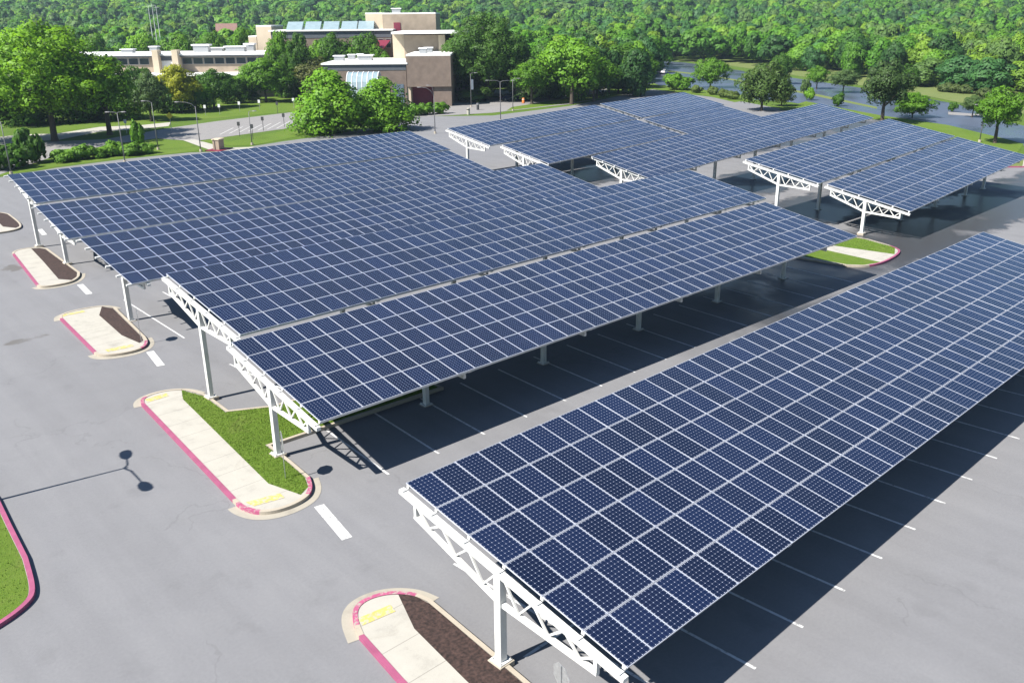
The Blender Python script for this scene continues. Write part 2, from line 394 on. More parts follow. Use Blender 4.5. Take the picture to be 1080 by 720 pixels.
surface('verge', sheet_px([(210, 149), (232, 146), (240, 150), (300, 138), (318, 133), (330, 141), (300, 147), (268, 153), (245, 154)], 0), .006, M['lawn'], 'narrow green verge beside the path')
surface('plaza', sheet_px([(470, 93), (540, 96), (560, 90), (640, 92), (640, 97), (560, 102), (470, 102)], 0), .008, M['road'], 'pale forecourt in front of the school')
surface('verge', sheet_px([(534, 117), (600, 109), (640, 103), (700, 92), (690, 88), (640, 97), (560, 110), (540, 113)], 0), .010, M['lawn'], 'green verge under the row of round trees')
# overflow lot on the far side, with its planted strips
surface('overflow_lot', sheet_px([(682, 92), (687, 64), (722, 66), (790, 76), (862, 86), (955, 100), (1010, 110), (1060, 128), (1110, 140), (1110, 160), (1062, 150), (1000, 136), (960, 130), (925, 122), (880, 117), (835, 108), (780, 104), (740, 97)], 0), .004, M['wet'], 'dark blue grey asphalt of the overflow lot')
def strip(px, z=.012, m_='drygrass', name='verge', label='grass strip between the rows of the overflow lot'):
    surface(name, sheet_px(px, 0), z, M[m_], label)
strip([(688, 73), (740, 78), (800, 88), (860, 99), (925, 113), (925, 115), (860, 101.5), (800, 89.6), (740, 79.4), (688, 74.4)], m_='drygrass')
strip([(684, 94), (700, 90), (735, 94), (780, 100), (800, 104), (775, 108), (740, 100)], m_='lawn', label='grass bank beside the overflow lot')
strip([(820, 116), (850, 107), (930, 122), (1000, 132), (1062, 147), (1080, 152), (1070, 165), (1000, 146), (940, 128)], m_='lawn', label='grass bank behind the canopies')
strip([(1000, 118), (1050, 122), (1060, 125), (1000, 121)], m_='road', name='kerb', label='pale kerb island in the overflow lot')
strip([(684, 62), (760, 68), (860, 83), (960, 98), (1020, 110), (1110, 130), (1110, 100), (960, 82), (860, 72), (760, 62)], z=.016, label='rough meadow between the overflow lot and the wood')

# painted lines
lines = MB()
def pline(a, b, w, z=.008, mi=0):
    a, b = Vector((*a, 0)), Vector((*b, 0)); d = (b-a).normalized(); n = Vector((-d.y, d.x, 0))*w/2
    lines.add([(p.x, p.y, z) for p in (a-n, b-n, b+n, a+n)], [(0, 1, 2, 3)], mi)
for k in range(0, 17): pline((13.85+2.72*k+.25, 10.55), (13.85+2.72*k, 15.55), .11, mi=1)
for k in range(0, 17): pline((13.95+2.72*k, 15.75), (13.75+2.72*k, 20.9), .11, mi=1)
pline((14.9, 15.65), (61, 15.9), .11, mi=1)
for k in range(0, 16): pline((18.6+2.735*k, 27.85), (19.0+2.735*k, 33.4), .11, mi=1)
for k in range(0, 15): pline((20.0+2.735*k, 39.2), (19.6+2.735*k, 44.6), .11, mi=1)
for k in range(0, 15): pline((19.6+2.735*k, 50.6), (19.9+2.735*k, 61.2), .11, mi=1)
for k in range(0, 14): pline((22.5+2.735*k, 68.5), (22.7+2.735*k, 74.0), .11, mi=1)
for a, b in (((15.1, 27.7), (14.6, 24.9)), ((17.15, 49.8), (16.7, 47.1)), ((19.0, 67.4), (18.65, 64.4)), ((22.6, 89.4), (22.2, 86.6))): pline(a, b, .42)
for k in range(10):
    a, b = at(232+k*10, 142-k*1.1), at(246+k*10, 135-k*1.2); pline((a.x, a.y), (b.x, b.y), .14, z=.010)
a, b = at(186, 138), at(213, 150)
struct('lines', lines.build('parking_lines', [M['line'], M['linedim']]), 'white painted bay lines and lane bars on the asphalt')

# ------------------------------------------------------------------ kerbed islands
def offset(poly, d):
    n = len(poly); a = sum(poly[i][0]*poly[(i+1) % n][1]-poly[(i+1) % n][0]*poly[i][1] for i in range(n))
    s = 1 if a > 0 else -1; out = []
    for i in range(n):
        p0, p1, p2 = [Vector(poly[(i+k) % n]) for k in (-1, 0, 1)]
        e1 = (p1-p0).normalized(); e2 = (p2-p1).normalized()
        n1 = Vector((-e1.y, e1.x))*s; n2 = Vector((-e2.y, e2.x))*s
        b = (n1+n2); b = b/max(.35, b.length_squared/2)*1.0
        out.append(tuple(p1+b*d))
    return out
def roundoff(poly, it=3):
    """corner cutting on the vertices flagged with a third value"""
    for _ in range(it):
        out = []; n = len(poly)
        for i in range(n):
            p = poly[i]
            if len(p) > 2:
                a, c = Vector(poly[i-1][:2]), Vector(poly[(i+1) % n][:2]); v = Vector(p[:2])
                out += [(*(v+(a-v)*.25), 1), (*(v+(c-v)*.25), 1)]
            else: out.append(p)
        poly = out
    return [p[:2] for p in poly]
def ring(mb, outer, inner, z0, z1, sel=None, mi=0):
    n = len(outer)
    for i in range(n):
        j = (i+1) % n
        if sel and not sel(((outer[i][0]+outer[j][0])/2, (outer[i][1]+outer[j][1])/2)): continue
        a, b, c, d = outer[i], outer[j], inner[j], inner[i]
        mb.add([(*a, z0), (*b, z0), (*b, z1), (*a, z1), (*c, z1), (*d, z1)], [(0, 1, 2, 3), (3, 2, 4, 5)], mi)
def blades(poly, n, parent, h=.055, seed=1):
    rr = random.Random(seed); xs = [p[0] for p in poly]; ys = [p[1] for p in poly]; mb = MB(); k = 0
    def inside(x, y):
        c = False; j = len(poly)-1
        for i in range(len(poly)):
            if (poly[i][1] > y) != (poly[j][1] > y) and x < (poly[j][0]-poly[i][0])*(y-poly[i][1])/(poly[j][1]-poly[i][1])+poly[i][0]: c = not c
            j = i
        return c
    while k < n:
        x, y = rr.uniform(min(xs), max(xs)), rr.uniform(min(ys), max(ys))
        if not inside(x, y): continue
        k += 1; a = rr.uniform(0, 6.28); w = rr.uniform(.010, .022); hh = h*rr.uniform(.5, 1.4); t = rr.uniform(-.06, .06); q = rr.uniform(-.06, .06)
        c, s_ = math.cos(a)*w, math.sin(a)*w
        mb.add([(x-c, y-s_, .145), (x+c, y+s_, .145), (x+t, y+q, .145+hh)], [(0, 1, 2)])
    o = mb.build('grass_blades', M['blade'], parent); o['kind'] = 'stuff'; return o
def island(label, outline, bed, bedmat, pink, pads=(), pans=(), worn=None, nblades=0, bed2=None):
    t = thing('traffic_island', label, 'traffic island', (outline[0][0], outline[0][1], 0), 0, 'kerbed islands at the ends of the bays')
    O = Vector((outline[0][0], outline[0][1], 0)); loc = -O
    n = len(outline); a_ = sum(outline[i][0]*outline[(i+1) % n][1]-outline[(i+1) % n][0]*outline[i][1] for i in range(n))
    if a_ < 0: outline = outline[::-1]
    inner = offset(outline, .17)
    isp = lambda m_: pink(m_); isw = (lambda m_: worn(m_)) if worn else (lambda m_: False)
    mb = MB(); ring(mb, outline, inner, -.01, .155, lambda q: not isp(q) and not isw(q)); mb.build('kerb', M['kerb'], t, loc=loc)
    mb = MB(); ring(mb, outline, inner, -.01, .155, isp); ring(mb, outline, inner, -.01, .155, lambda q: isw(q) and not isp(q), 1)
    if mb.v: o = mb.build('painted_kerb', [M['pink'], M['pinkworn']], t, loc=loc); o['label'] = 'kerb edge painted pink'
    mb = MB(); mb.sheet(inner, .135); mb.build('sidewalk', M['walk'], t, loc=loc)
    if bed:
        mb = MB(); mb.sheet(bed, .141); mb.build('grass_bed' if bedmat == 'lawn' else 'mulch_bed', M[bedmat], t, loc=loc)
        if bed2: mb = MB(); mb.sheet(bed2, .141); mb.build('grass_bed', M[bedmat], t, loc=loc)
        if nblades: blades(bed, nblades, t, seed=int(outline[0][0]*10)).location = loc
    for p in pads:
        mb = MB(); mb.sheet(p, .146); o = mb.build('ramp_pad', M['yellow'], t, loc=loc); o['label'] = 'faded yellow warning pad'
    out = offset(outline, -.36); k = len(outline)
    for pan in pans:
        mb = MB()
        for i in range(k):
            j = (i+1) % k; q = ((outline[i][0]+outline[j][0])/2, (outline[i][1]+outline[j][1])/2)
            if pan(q): mb.add([(*outline[i], .012), (*outline[j], .012), (*out[j], .012), (*out[i], .012)], [(0, 3, 2, 1)])
        mb.build('gutter_pan', M['pan'], t, loc=loc)
    return t
# gutter pans are crescents: outer arc then back along the kerb line
i1 = [(10.75, 8), (13.65, 8), (14.2, 15.0), (14.5, 19.7), (14.35, 20.4, 1), (13.75, 21.05, 1), (13.0, 21.3, 1), (12.4, 21.15, 1), (12.0, 20.6, 1), (11.72, 19.8), (11.45, 17.4)]
island('concrete island with dark mulch bed under the big six-row canopy', roundoff(i1), [(13.9, 20.75), (14.22, 20.2), (14.32, 19.6), (14.02, 15.0), (13.47, 8.1), (12.2, 8.1), (12.9, 16.1), (13.2, 18.9)], 'mulch',
       lambda q: q[0] < 12.0 and q[1] < 19.8, [[(12.2, 20.55), (13.35, 20.4), (13.28, 20.0), (12.1, 20.15)]],
       [lambda q: q[1] > 19.65],
       worn=lambda q: q[1] > 20.3)
i2 = [(12.7, 30.3), (12.65, 29.5, 1), (13.0, 28.6, 1), (13.9, 28.2, 1), (15.0, 28.35, 1), (15.6, 28.95, 1), (15.95, 29.8), (16.1, 31.6), (16.2, 33.6), (26, 33.3), (26, 36.9), (18.4, 37.5), (16.55, 38.5), (16.65, 41), (16.3, 42.5, 1), (15.5, 43.2, 1), (14.5, 43.3, 1), (13.9, 42.9, 1), (13.72, 42.3)]
island('long island with green grass and a broad concrete walk between two canopy posts', roundoff(i2), [(15.95, 42.6), (15.5, 41.4), (14.4, 30.5), (14.9, 28.75), (15.45, 29.1), (15.77, 29.9), (15.92, 31.6), (16.02, 33.8), (25.8, 33.5), (25.8, 36.75), (18.3, 37.35), (16.35, 38.4), (16.45, 41)], 'lawn',
       lambda q: q[0] < 13.8 and 30.3 < q[1] < 42.2, [[(13.0, 29.75), (14.35, 29.45), (14.3, 29.0), (13.1, 29.25)], [(14.1, 42.75), (15.2, 42.75), (15.15, 42.3), (14.05, 42.3)]],
       [lambda q: q[1] < 30.1 and q[0] < 16.1, lambda q: q[1] > 41.6 and q[0] < 17],
       worn=lambda q: (q[1] < 29.9 and (q[0] > 15.2 or q[0] < 13.0)) or (q[1] > 42.3 and q[0] < 14.2), nblades=16000)
i3 = [(14.6, 51.6), (14.6, 51.0, 1), (15.1, 50.5, 1), (16.2, 50.15, 1), (17.1, 50.4, 1), (17.65, 51.2, 1), (17.85, 52.2), (18.7, 59.4), (18.55, 60.2, 1), (17.6, 60.8, 1), (16.2, 60.8, 1), (15.4, 60.4, 1), (15.2, 59.6)]
island('small island with slim mulch bed and yellow pad, one slanting sign on it', roundoff(i3), [(18.1, 60.3), (17.3, 58.5), (16.9, 53.5), (17.15, 51.3), (17.5, 51.6), (17.67, 52.3), (18.5, 59.4)], 'mulch',
       lambda q: q[0] < 15.3 and 51.5 < q[1] < 59.7, [[(15.2, 51.6), (16.7, 51.4), (16.7, 50.95), (15.25, 51.1)], [(15.5, 60.3), (16.9, 60.3), (16.9, 59.9), (15.5, 59.9)]],
       [lambda q: q[1] < 52.3, lambda q: q[1] > 59.5],
       worn=lambda q: q[1] < 51.4 and q[0] > 16.9)
i4 = [(16.5, 69.0), (16.55, 68.4, 1), (17.4, 68.0, 1), (18.7, 68.1, 1), (19.6, 69.2, 1), (20.0, 70.4), (20.6, 80.3), (20.4, 81.3, 1), (19.6, 81.8, 1), (18.6, 81.7, 1), (18.0, 81.0, 1), (17.9, 80.4)]
island('island with dark mulch bed between two white posts, pink outer edge', roundoff(i4), [(19.6, 81.3), (20.15, 81.0), (20.4, 80.2), (19.82, 70.5), (19.4, 69.3), (18.8, 68.6), (18.2, 69.6), (19.0, 76)], 'mulch',
       lambda q: q[0] < 17.95 and 69 < q[1] < 80.5, [], [lambda q: q[1] < 70.3])
i5 = [(17.6, 91.2), (18.0, 90.2, 1), (20.6, 89.9, 1), (21.9, 91.6, 1), (22.4, 98.5), (22.0, 100.5, 1), (19.0, 101, 1), (18.4, 100)]
island('far small island with mulch bed left of the rearmost canopy', roundoff(i5), [(22.0, 100.2), (22.25, 98.5), (21.7, 91.8), (21.0, 91.0), (20.3, 92.5), (20.9, 99)], 'mulch', lambda q: q[0] < 18.4 and q[1] > 91.2, [])
il = [(5.9, 48), (5.9, 37), (5.7, 34.5), (5.5, 31.7), (5.15, 29.4, 1), (4.7, 28.75, 1), (3.7, 28.2, 1), (2.0, 27.8), (-8, 27.5), (-8, 48)]
island('grassy island with pink rounded kerb beside the open driveway', roundoff(il), offset(roundoff(il), .19 if True else 0), 'lawn', lambda q: q[0] > 2.5, nblades=12000)
ir = [(62.8, 33.8), (63.2, 30.2), (64.0, 29.0, 1), (66.0, 28.5, 1), (69.8, 28.9, 1), (71.3, 29.8, 1), (72.4, 33.0), (72.2, 35.5), (63, 35.5)]
island('island with grass strip and red kerb at the foot of the right canopy', roundoff(ir), [(69.0, 29.1), (71.1, 30.0), (72.15, 33.1), (72.0, 35.3), (68.0, 35.3)], 'lawn', lambda q: q[1] < 30.5 and q[0] > 64.5, nblades=2500, bed2=[(63.1, 35.3), (63.45, 30.3), (64.2, 29.3), (65.9, 28.75), (66.6, 35.3)])
ig = [(119, 41), (121, 38.6), (122.5, 37.0), (133, 40.2), (131, 44)]
island('grass island with pale kerb beyond the right canopy, half out of view', ig, offset(ig, .3), 'drygrass', lambda q: q[1] < 38.7)

# ------------------------------------------------------------------ solar canopies
PX, PY = 1.012, 1.559
def panel_template():
    mb = MB(); w, h, t, f = .5*(PX-.003), .5*(PY-.026), .040, .017
    o = [(-w, -h), (w, -h), (w, h), (-w, h)]; i = [(-w+f, -h+f), (w-f, -h+f), (w-f, h-f), (-w+f, h-f)]
    vs = [(x, y, t) for x, y in o]+[(x, y, t) for x, y in i]+[(x, y, t-.006) for x, y in i]+[(x, y, 0) for x, y in o]
    fs = []; mi = []
    for k in range(4):
        j = (k+1) % 4
        fs += [(k, j, 4+j, 4+k), (12+k, 12+j, j, k)]; mi += [0, 0]
    fs.append((8, 9, 10, 11)); mi.append(1)
    fs.append((15, 14, 13, 12)); mi.append(2)
    # ring between the lip and the glass
    for k in range(4):
        j = (k+1) % 4; fs.append((4+k, 4+j, 8+j, 8+k)); mi.append(0)
    return vs, fs, mi
PV, PFc, PM = panel_template()
UVQ = {8: (-.03, -.02), 9: (1.03, -.02), 10: (1.03, 1.02), 11: (-.03, 1.02)}
def panels_mesh(name, mats_):
    """one mesh from a list of 4x4 matrices"""
    V = np.array(PV); n = len(mats_); nv = len(PV)
    allv = np.concatenate([(V@np.array(m_)[:3, :3].T+np.array(m_)[:3, 3]) for m_ in mats_])
    faces = [tuple(i+k*nv for i in f) for k in range(n) for f in PFc]
    me = bpy.data.meshes.new(name); me.from_pydata(allv.tolist(), [], faces)
    for k in ('alu', 'cell', 'back'): me.materials.append(M[k])
    me.polygons.foreach_set('material_index', PM*n)
    uv = me.uv_layers.new(name='UVMap')
    one = [c for f in PFc for i in f for c in UVQ.get(i, (0, 0))]
    # every template face that is not the glass keeps a null coordinate
    flat = []
    for f, mm in zip(PFc, PM):
        for i in f: flat += list(UVQ[i]) if mm == 1 else [0, 0]
    uv.data.foreach_set('uv', flat*n); me.update(); return me
PANEL = panels_mesh('solar_panel', [Matrix.Identity(4)])

def canopy(label, x0, y0, z0, L, yaw, slope, tilt, rows, tail=.0, first=-.14, spacing=8.2, ground=0.0, pw=.27, ends=True):
    root = thing('solar_canopy', label, 'solar canopy', (x0, y0, 0), R(yaw), 'rows of solar canopies over the parking bays')
    cs, ss, ct, st = math.cos(R(slope)), math.sin(R(slope)), math.cos(R(tilt)), math.sin(R(tilt))
    eu = Vector((cs, 0, ss)); ew = Vector((0, -ct, -st)); nn = eu.cross(-ew).normalized()
    P = lambda u, w, d=0: Vector((0, 0, z0))+eu*u+ew*w+nn*d
    Wd = rows*PY; nc = max(1, round(L/PX)); pu = L/nc
    rw = Matrix.Rotation(R(yaw), 4, 'Z'); ro = Vector((x0, y0, 0))
    cells = []
    for i in range(nc):
        for j in range(rows):
            c = P((i+.5)*pu, (j+.5)*PY)
            ta, tb = RND.gauss(0, .0035), RND.gauss(0, .0035)
            m_ = Matrix(((eu.x, -ew.x, nn.x, c.x), (eu.y, -ew.y, nn.y, c.y), (eu.z, -ew.z, nn.z, c.z), (0, 0, 0, 1))) @ Matrix.Rotation(ta, 4, 'X') @ Matrix.Rotation(tb, 4, 'Y')
            wp = ro+(rw @ c); x, y, z = to_px(wp)
            seen = -10 < x < 1090 and -10 < y < 730 and z > 0
            cells.append((0 if seen else 1, (wp-Vector(EYE)).length, m_))
    cells.sort(key=lambda c: c[:2])
    for _, _, m_ in cells[:100]:
        o = link('solar_panel', PANEL, root); o.matrix_local = m_
    if len(cells) > 100:
        o = link('solar_panel_field', panels_mesh('solar_panel_field', [c[2] for c in cells[100:]]), root); o['kind'] = 'stuff'
    # purlins under every joint between the panel rows
    for j in range(rows+1):
        w = min(max(j*PY, .12), Wd-.12)
        mb = MB(); a, b = P(-tail, w, -.06), P(L+.1, w, -.06); mb.bar(a, b, .11, .11, up=nn); mb.build('purlin', M['steel'], root)
    # trusses and posts
    mid = Wd*.5
    def truss(end):
        mb = MB(); q = lambda w, dz: Vector((0, -ct*w, -st*w-dz))
        mb.bar(q(-.06 if end else .15, .22), q(Wd+.06 if end else Wd-.3, .22), .16, .20, up=(1, 0, 0))
        wa, wb = Wd*.075, Wd*.90; da, dm, db = .74, 1.22, .74
        dep = lambda w: da+(dm-da)*(w-wa)/(mid-wa) if w < mid else dm+(db-dm)*(w-mid)/(wb-mid)
        mb.bar(q(wa-.06, da), q(mid, dm), .14, .14, up=(1, 0, 0)); mb.bar(q(mid, dm), q(wb+.06, db), .14, .14, up=(1, 0, 0))
        mb.bar(q(wa, .22), q(wa, da), .12, .12); mb.bar(q(wb, .22), q(wb, db), .12, .12)
        for s_, e_ in ((wa, mid-.15), (mid+.15, wb)):
            n = 6
            for k in range(n):
                w1, w2 = s_+(e_-s_)*k/n, s_+(e_-s_)*(k+1)/n
                (p, r) = (q(w1, .29), q(w2, dep(w2)-.05)) if k % 2 == 0 else (q(w1, dep(w1)-.05), q(w2, .29))
                mb.bar(p, r, .062, .062)
        # short clips that carry the purlins
        for j in range(rows+1):
            w = min(max(j*PY, .12), Wd-.12); mb.box(q(w, .118), (.20, .10, .02))
        return mb.mesh('truss', M['steel'])
    TE, TR = truss(True), truss(False)
    us = []; u = first
    while u < L-2.5: us.append(u); u += spacing
    if L-us[-1] > 4.5: us.append(L-.6)
    for u in us:
        c = P(u, 0); link('truss', TE if u == us[0] and ends else TR, root, (c.x, c.y, c.z))
        t = P(u, mid, -.20)
        g = max(0.0, ground+math.tan(R(slope))*u*.0)
        mb = MB(); mb.box2((-pw/2, -pw/2, g), (pw/2, pw/2, t.z)); po = mb.build('post', M['steel'], root, bevel=.012, loc=(t.x, t.y, 0))
        mb = MB(); mb.box2((-.24, -.24, .0), (.24, .24, .035))
        for sx in (-1, 1):
            for sy in (-1, 1): mb.box((sx*.19, sy*.19, .055), (.045, .045, .05))
        mb.build('base_plate', M['steel'], po, loc=(0, 0, g+.02))
        mb = MB(); mb.box2((-.29, -.29, -.05), (.29, .29, .02+(.16 if u < 1 and L > 30 else 0))); fo = mb.build('footing', M['kerb'], po, loc=(0, 0, g), bevel=.01)
        if u < 1 and L > 30: po.children[0].location.z = g+.18
    return root
canopy('large six-row solar canopy nearest to the viewer, alone beside the open lane', 14.29, 20.47, 4.26, 48.64, .42, .05, 10.05, 6)
canopy('five-row solar canopy whose white end truss stands in the grassy island', 16.20, 36.39, 4.35, 43.7, -.9, .46, 10.07, 5, first=-.14, pw=.25)
canopy('five-row solar canopy behind the grassy island, sharing its slope with the one below', 16.75, 44.45, 5.87, 46.2, .92, -.15, 10.6, 5, first=-.14, pw=.23)
canopy('middle left solar canopy with one post on the small mulch island', 17.42, 60.06, 4.96, 43.6, 1.6, -.17, 11.2, 5, tail=.28, first=1.0)
canopy('second from the rear of the left solar canopies, over the mulch island', 19.66, 77.85, 4.24, 42.77, -.64, .16, 10.3, 5, tail=.28, first=.6)
canopy('rearmost left solar canopy, its upper edge against the green verge and hedge', 19.95, 85.75, 5.82, 42.93, -.70, .02, 10.3, 5, tail=.28, first=.5)
canopy('rear canopy before the access road, left part before the joint', 68.65, 85.20, 5.63, 27.2, .8, 1.9, 10.1, 5)
canopy('rearmost canopy of all, small block past the joint, in front of the grass bank', 97.2, 85.80, 6.60, 19.6, -.2, 1.2, 10.3, 5, first=.5, tail=-.1, ends=False)
canopy('rear canopy with a white end truss facing the empty bay', 70.41, 77.25, 4.20, 24.9, .49, 2.11, 10.1, 5)
canopy('small rear canopy block past the joint, under the tree with pale leaves', 96.6, 77.40, 5.10, 17.8, .63, 2.40, 10.0, 5, first=.5, tail=-.1, ends=False)
canopy('centre rear solar canopy beyond the dark gap in the panels', 67.03, 60.18, 4.96, 46.6, .81, 2.52, 10.2, 5, first=.3)
canopy('upper canopy of the right hand pair, wet dark bays beside its end truss', 73.12, 46.15, 5.45, 30.6, 1.02, 2.42, 10.0, 5)
canopy('lower canopy of the right hand pair, over the island with the red kerb', 74.13, 38.20, 3.95, 30.4, 1.56, 2.43, 10.2, 5)

# ------------------------------------------------------------------ signs, lamps and small street furniture
def octagon_sign(label, x, y, rz, h=2.15, lean=0.0):
    t = thing('octagonal_sign', label, 'road sign', (x, y, .13), rz, 'octagonal signs on the islands')
    if lean: t.rotation_euler = (lean, 0, rz)
    mb = MB(); mb.box2((-.03, -.022, 0), (.0, .022, h)); mb.build('pole', M['galv'], t)
    r = .38/math.cos(math.pi/8); mb = MB()
    P8 = [(0, r*math.cos(math.pi/8+k*math.pi/4), r*math.sin(math.pi/8+k*math.pi/4)+h-.38) for k in range(8)]
    vs = [(.012, p[1], p[2]) for p in P8]+[(.004, p[1], p[2]) for p in P8]
    mb.add(vs, [tuple(range(8)), tuple(range(15, 7, -1))]+[(k, 8+k, 8+(k+1) % 8, (k+1) % 8) for k in range(8)], 0)
    b = mb.build('sign_plate', M['galv'], t)
    mb = MB(); mb.add([(.014, p[1]*.97, (p[2]-h+.38)*.97+h-.38) for p in P8], [tuple(range(8))]); o = mb.build('sign_border', M['banner'], t)
    mb = MB(); mb.add([(.016, p[1]*.91, (p[2]-h+.38)*.91+h-.38) for p in P8], [tuple(range(8))]); o = mb.build('sign_face', M['red'], t)
    return t
s1 = at(592, 712, 1.95)
octagon_sign('grey back of an octagonal sign beside the mulch bed under the big canopy', s1.x, s1.y, R(-12))
octagon_sign('octagonal sign seen edge-on in the grass of the long island', 15.16, 30.40, R(-22))
octagon_sign('octagonal sign seen edge-on at the tip of the small mulch island', 17.30, 51.35, R(-17))

def cobra_lamp(label, base, top_h, arms, group='street lamps around the lots', head=(.75, .34, .12), banner=False):
    t = thing('street_lamp', label, 'street lamp', (base[0], base[1], 0), 0, group)
    mb = MB(); mb.tube([(0, 0, 0), (0, 0, top_h*.5), (0, 0, top_h)], [.085, .065, .045], 10); mb.build('pole', M['lamp'], t, smooth=True)
    mb = MB(); mb.tube([(0, 0, 0), (0, 0, .35)], [.22, .2], 12); mb.build('pole_base', M['kerb'], t)
    for (dx, dy, dz) in arms:
        l = math.hypot(dx, dy); ux, uy = dx/l, dy/l
        mb = MB(); mb.tube([(0, 0, top_h-.15), (dx*.25, dy*.25, top_h+dz*.55), (dx*.6, dy*.6, top_h+dz*.92), (dx, dy, top_h+dz)], [.045, .04, .035, .03], 8)
        a = mb.build('arm', M['lamp'], t, smooth=True)
        mb = MB(); rot = Matrix.Rotation(math.atan2(uy, ux), 3, 'Z'); L_, W_, H_ = head
        prof = [(-.05, .3), (.15, .8), (.5, 1), (.85, .85), (1.0, .35)]; vs = []
        for f, s_ in prof: vs += [Vector((dx, dy, top_h+dz))+rot @ Vector((f*L_, sy*W_/2*s_, sz*H_*s_)) for sy, sz in ((-1, -.3), (1, -.3), (.7, .7), (-.7, .7))]
        fs = [(i*4+k, i*4+(k+1) % 4, i*4+4+(k+1) % 4, i*4+4+k) for i in range(4) for k in range(4)]+[(3, 2, 1, 0), (16, 17, 18, 19)]
        mb.add(vs, fs); mb.build('lamp_head', M['lamp'], a)
    if banner:
        mb = MB(); mb.box2((.1, -.015, top_h-3.3), (.75, .015, top_h-1.2)); mb.build('banner', M['banner'], t)
        mb = MB(); mb.bar((0, 0, top_h-1.17), (.8, 0, top_h-1.17), .04); mb.bar((0, 0, top_h-3.33), (.8, 0, top_h-3.33), .04); mb.build('banner_bracket', M['lamp'], t)
    return t
LH = 7.0
lb = (10.9-LH*math.cos(SUN_AZ)/math.tan(SUN_EL), 36.3-LH*math.sin(SUN_AZ)/math.tan(SUN_EL))
cobra_lamp('double headed street lamp on the grassy island, throwing its shadow on the driveway', (4.55, 37.4), 7.0, [(.25, .85, .05), (-.1, -1.75, .05)], head=(.9, .5, .16))
rgt = Vector(RGT)
def lamp_px(label, bx, by, ty, arms, **k):
    b = at(bx, by); D = (b.x*FWD[0]+b.y*FWD[1]); t = look(bx, ty, D); return cobra_lamp(label, (b.x, b.y), max(4, t.z), arms, **k)
ar = lambda s, l=1.8, z=.35: (RGT[0]*s*l, RGT[1]*s*l, z)
lamp_px('thin lamp pole at the far left corner of the lot', 12, 184, 128, [ar(-1, 1.0, .2)])
lamp_px('lamp pole with a short flat head before the big shade tree', 132, 172, 119, [ar(-1, .9, .1), ar(1, .5, .1)])
lamp_px('lamp pole at the end of the hedge', 167, 158, 108, [ar(-1, .8, .2)])
lamp_px('lamp pole with curved arm beside the short concrete path', 212, 160, 112, [ar(-1, 2.2, .6)])
lamp_px('dark lamp pole at the verge before the empty parking bays', 266, 153, 118, [ar(1, .5, .1)])
lamp_px('tall lamp with curved arm right of the bright green tree', 459, 141, 100, [ar(-1, 2.0, 1.2), ar(-.4, 1.2, 1.5)])
lamp_px('lamp with two level arms before the dark rounded tree', 528, 128, 86, [ar(-1, 2.0, .2), ar(1, 2.0, .15)])
lamp_px('lamp pole carrying a white banner near the school entrance', 497, 113, 78, [ar(1, .8, .2)], banner=True)
lamp_px('slender lamp pole between the round trees and the rear canopy', 541, 117, 84, [ar(1, .9, .2)])
lamp_px('slim grey lamp pole on the grass bank at the right', 1033, 150, 112, [ar(-1, .9, .2)])

def sign_post(label, px, py, h, white):
    b = at(px, py); t = thing('sign_post', label, 'sign post', (b.x, b.y, 0), -math.pi/2+CAM_YAW, 'small signs on posts along the access road')
    mb = MB(); mb.tube([(0, 0, 0), (0, 0, h)], .045, 8); mb.build('pole', M['galv'] if white else M['dark'], t)
    mb = MB(); mb.box2((-.24, -.07, h-.65), (.24, -.045, h)); mb.build('sign_plate', M['banner'] if white else M['dark'], t, bevel=.008)
for k, (px, py) in enumerate(((217, 122), (232, 121), (253, 118), (274, 116), (293, 119), (310, 114))):
    if px == 293: continue
    sign_post(('leftmost white sign plate on the lawn edge', 'white sign plate second along the lawn edge', 'white sign plate in the middle of the lawn edge', 'white sign plate fourth along the lawn edge', '', 'white sign plate at the right end of the lawn')[k], px, py, 2.1, True)
for k, (px, py) in enumerate(((253, 144), (267, 147), (278, 138), (300, 134), (320, 129), (293, 120))):
    sign_post(('dark sign post at the left of the empty bays', 'dark sign post just in front of the lamp by the bays', 'dark sign post near the middle of the empty bays', 'dark sign post third along the empty bays', 'dark sign post beside the bright green tree', 'tall dark post on the lawn')[k], px, py, 2.4, False)
sign_post('lone sign post left of the crossing by the big shade tree', 134, 141, 2.4, True)

def bollard(label, px, py, h, r, m_):
    b = at(px, py); t = thing('bollard', label, 'bollard', (b.x, b.y, 0))
    mb = MB(); mb.tube([(0, 0, 0), (0, 0, h-.08), (0, 0, h)], [r, r, r*.6], 12); mb.build('shaft', M[m_], t)
    mb = MB(); mb.tube([(0, 0, h*.72), (0, 0, h*.86)], r*1.08, 12); mb.build('band', M['dark' if m_ != 'dark' else 'galv'], t)
bollard('short pale bollard on the kerb island of the access road', 494, 121, 1.3, .32, 'walk')
bollard('short black bollard on the access road', 504, 116, 1.5, .28, 'dark')
def pillar():
    b = at(231, 158); t = thing('brick_pillar', 'squat reddish brick pillar at the end of the concrete path', 'pillar', (b.x, b.y, 0), .6)
    MB().box2((-.75, -.5, 0), (.75, .5, 1.5)).build('shaft', M['brick'], t)
    MB().box2((-.85, -.6, 1.503), (.85, .6, 1.66)).build('cap', M['cream'], t)
    MB().box2((-1.8, -1.3, .0), (1.8, 1.3, .10)).build('plinth', M['burgundy'], t)
pillar()
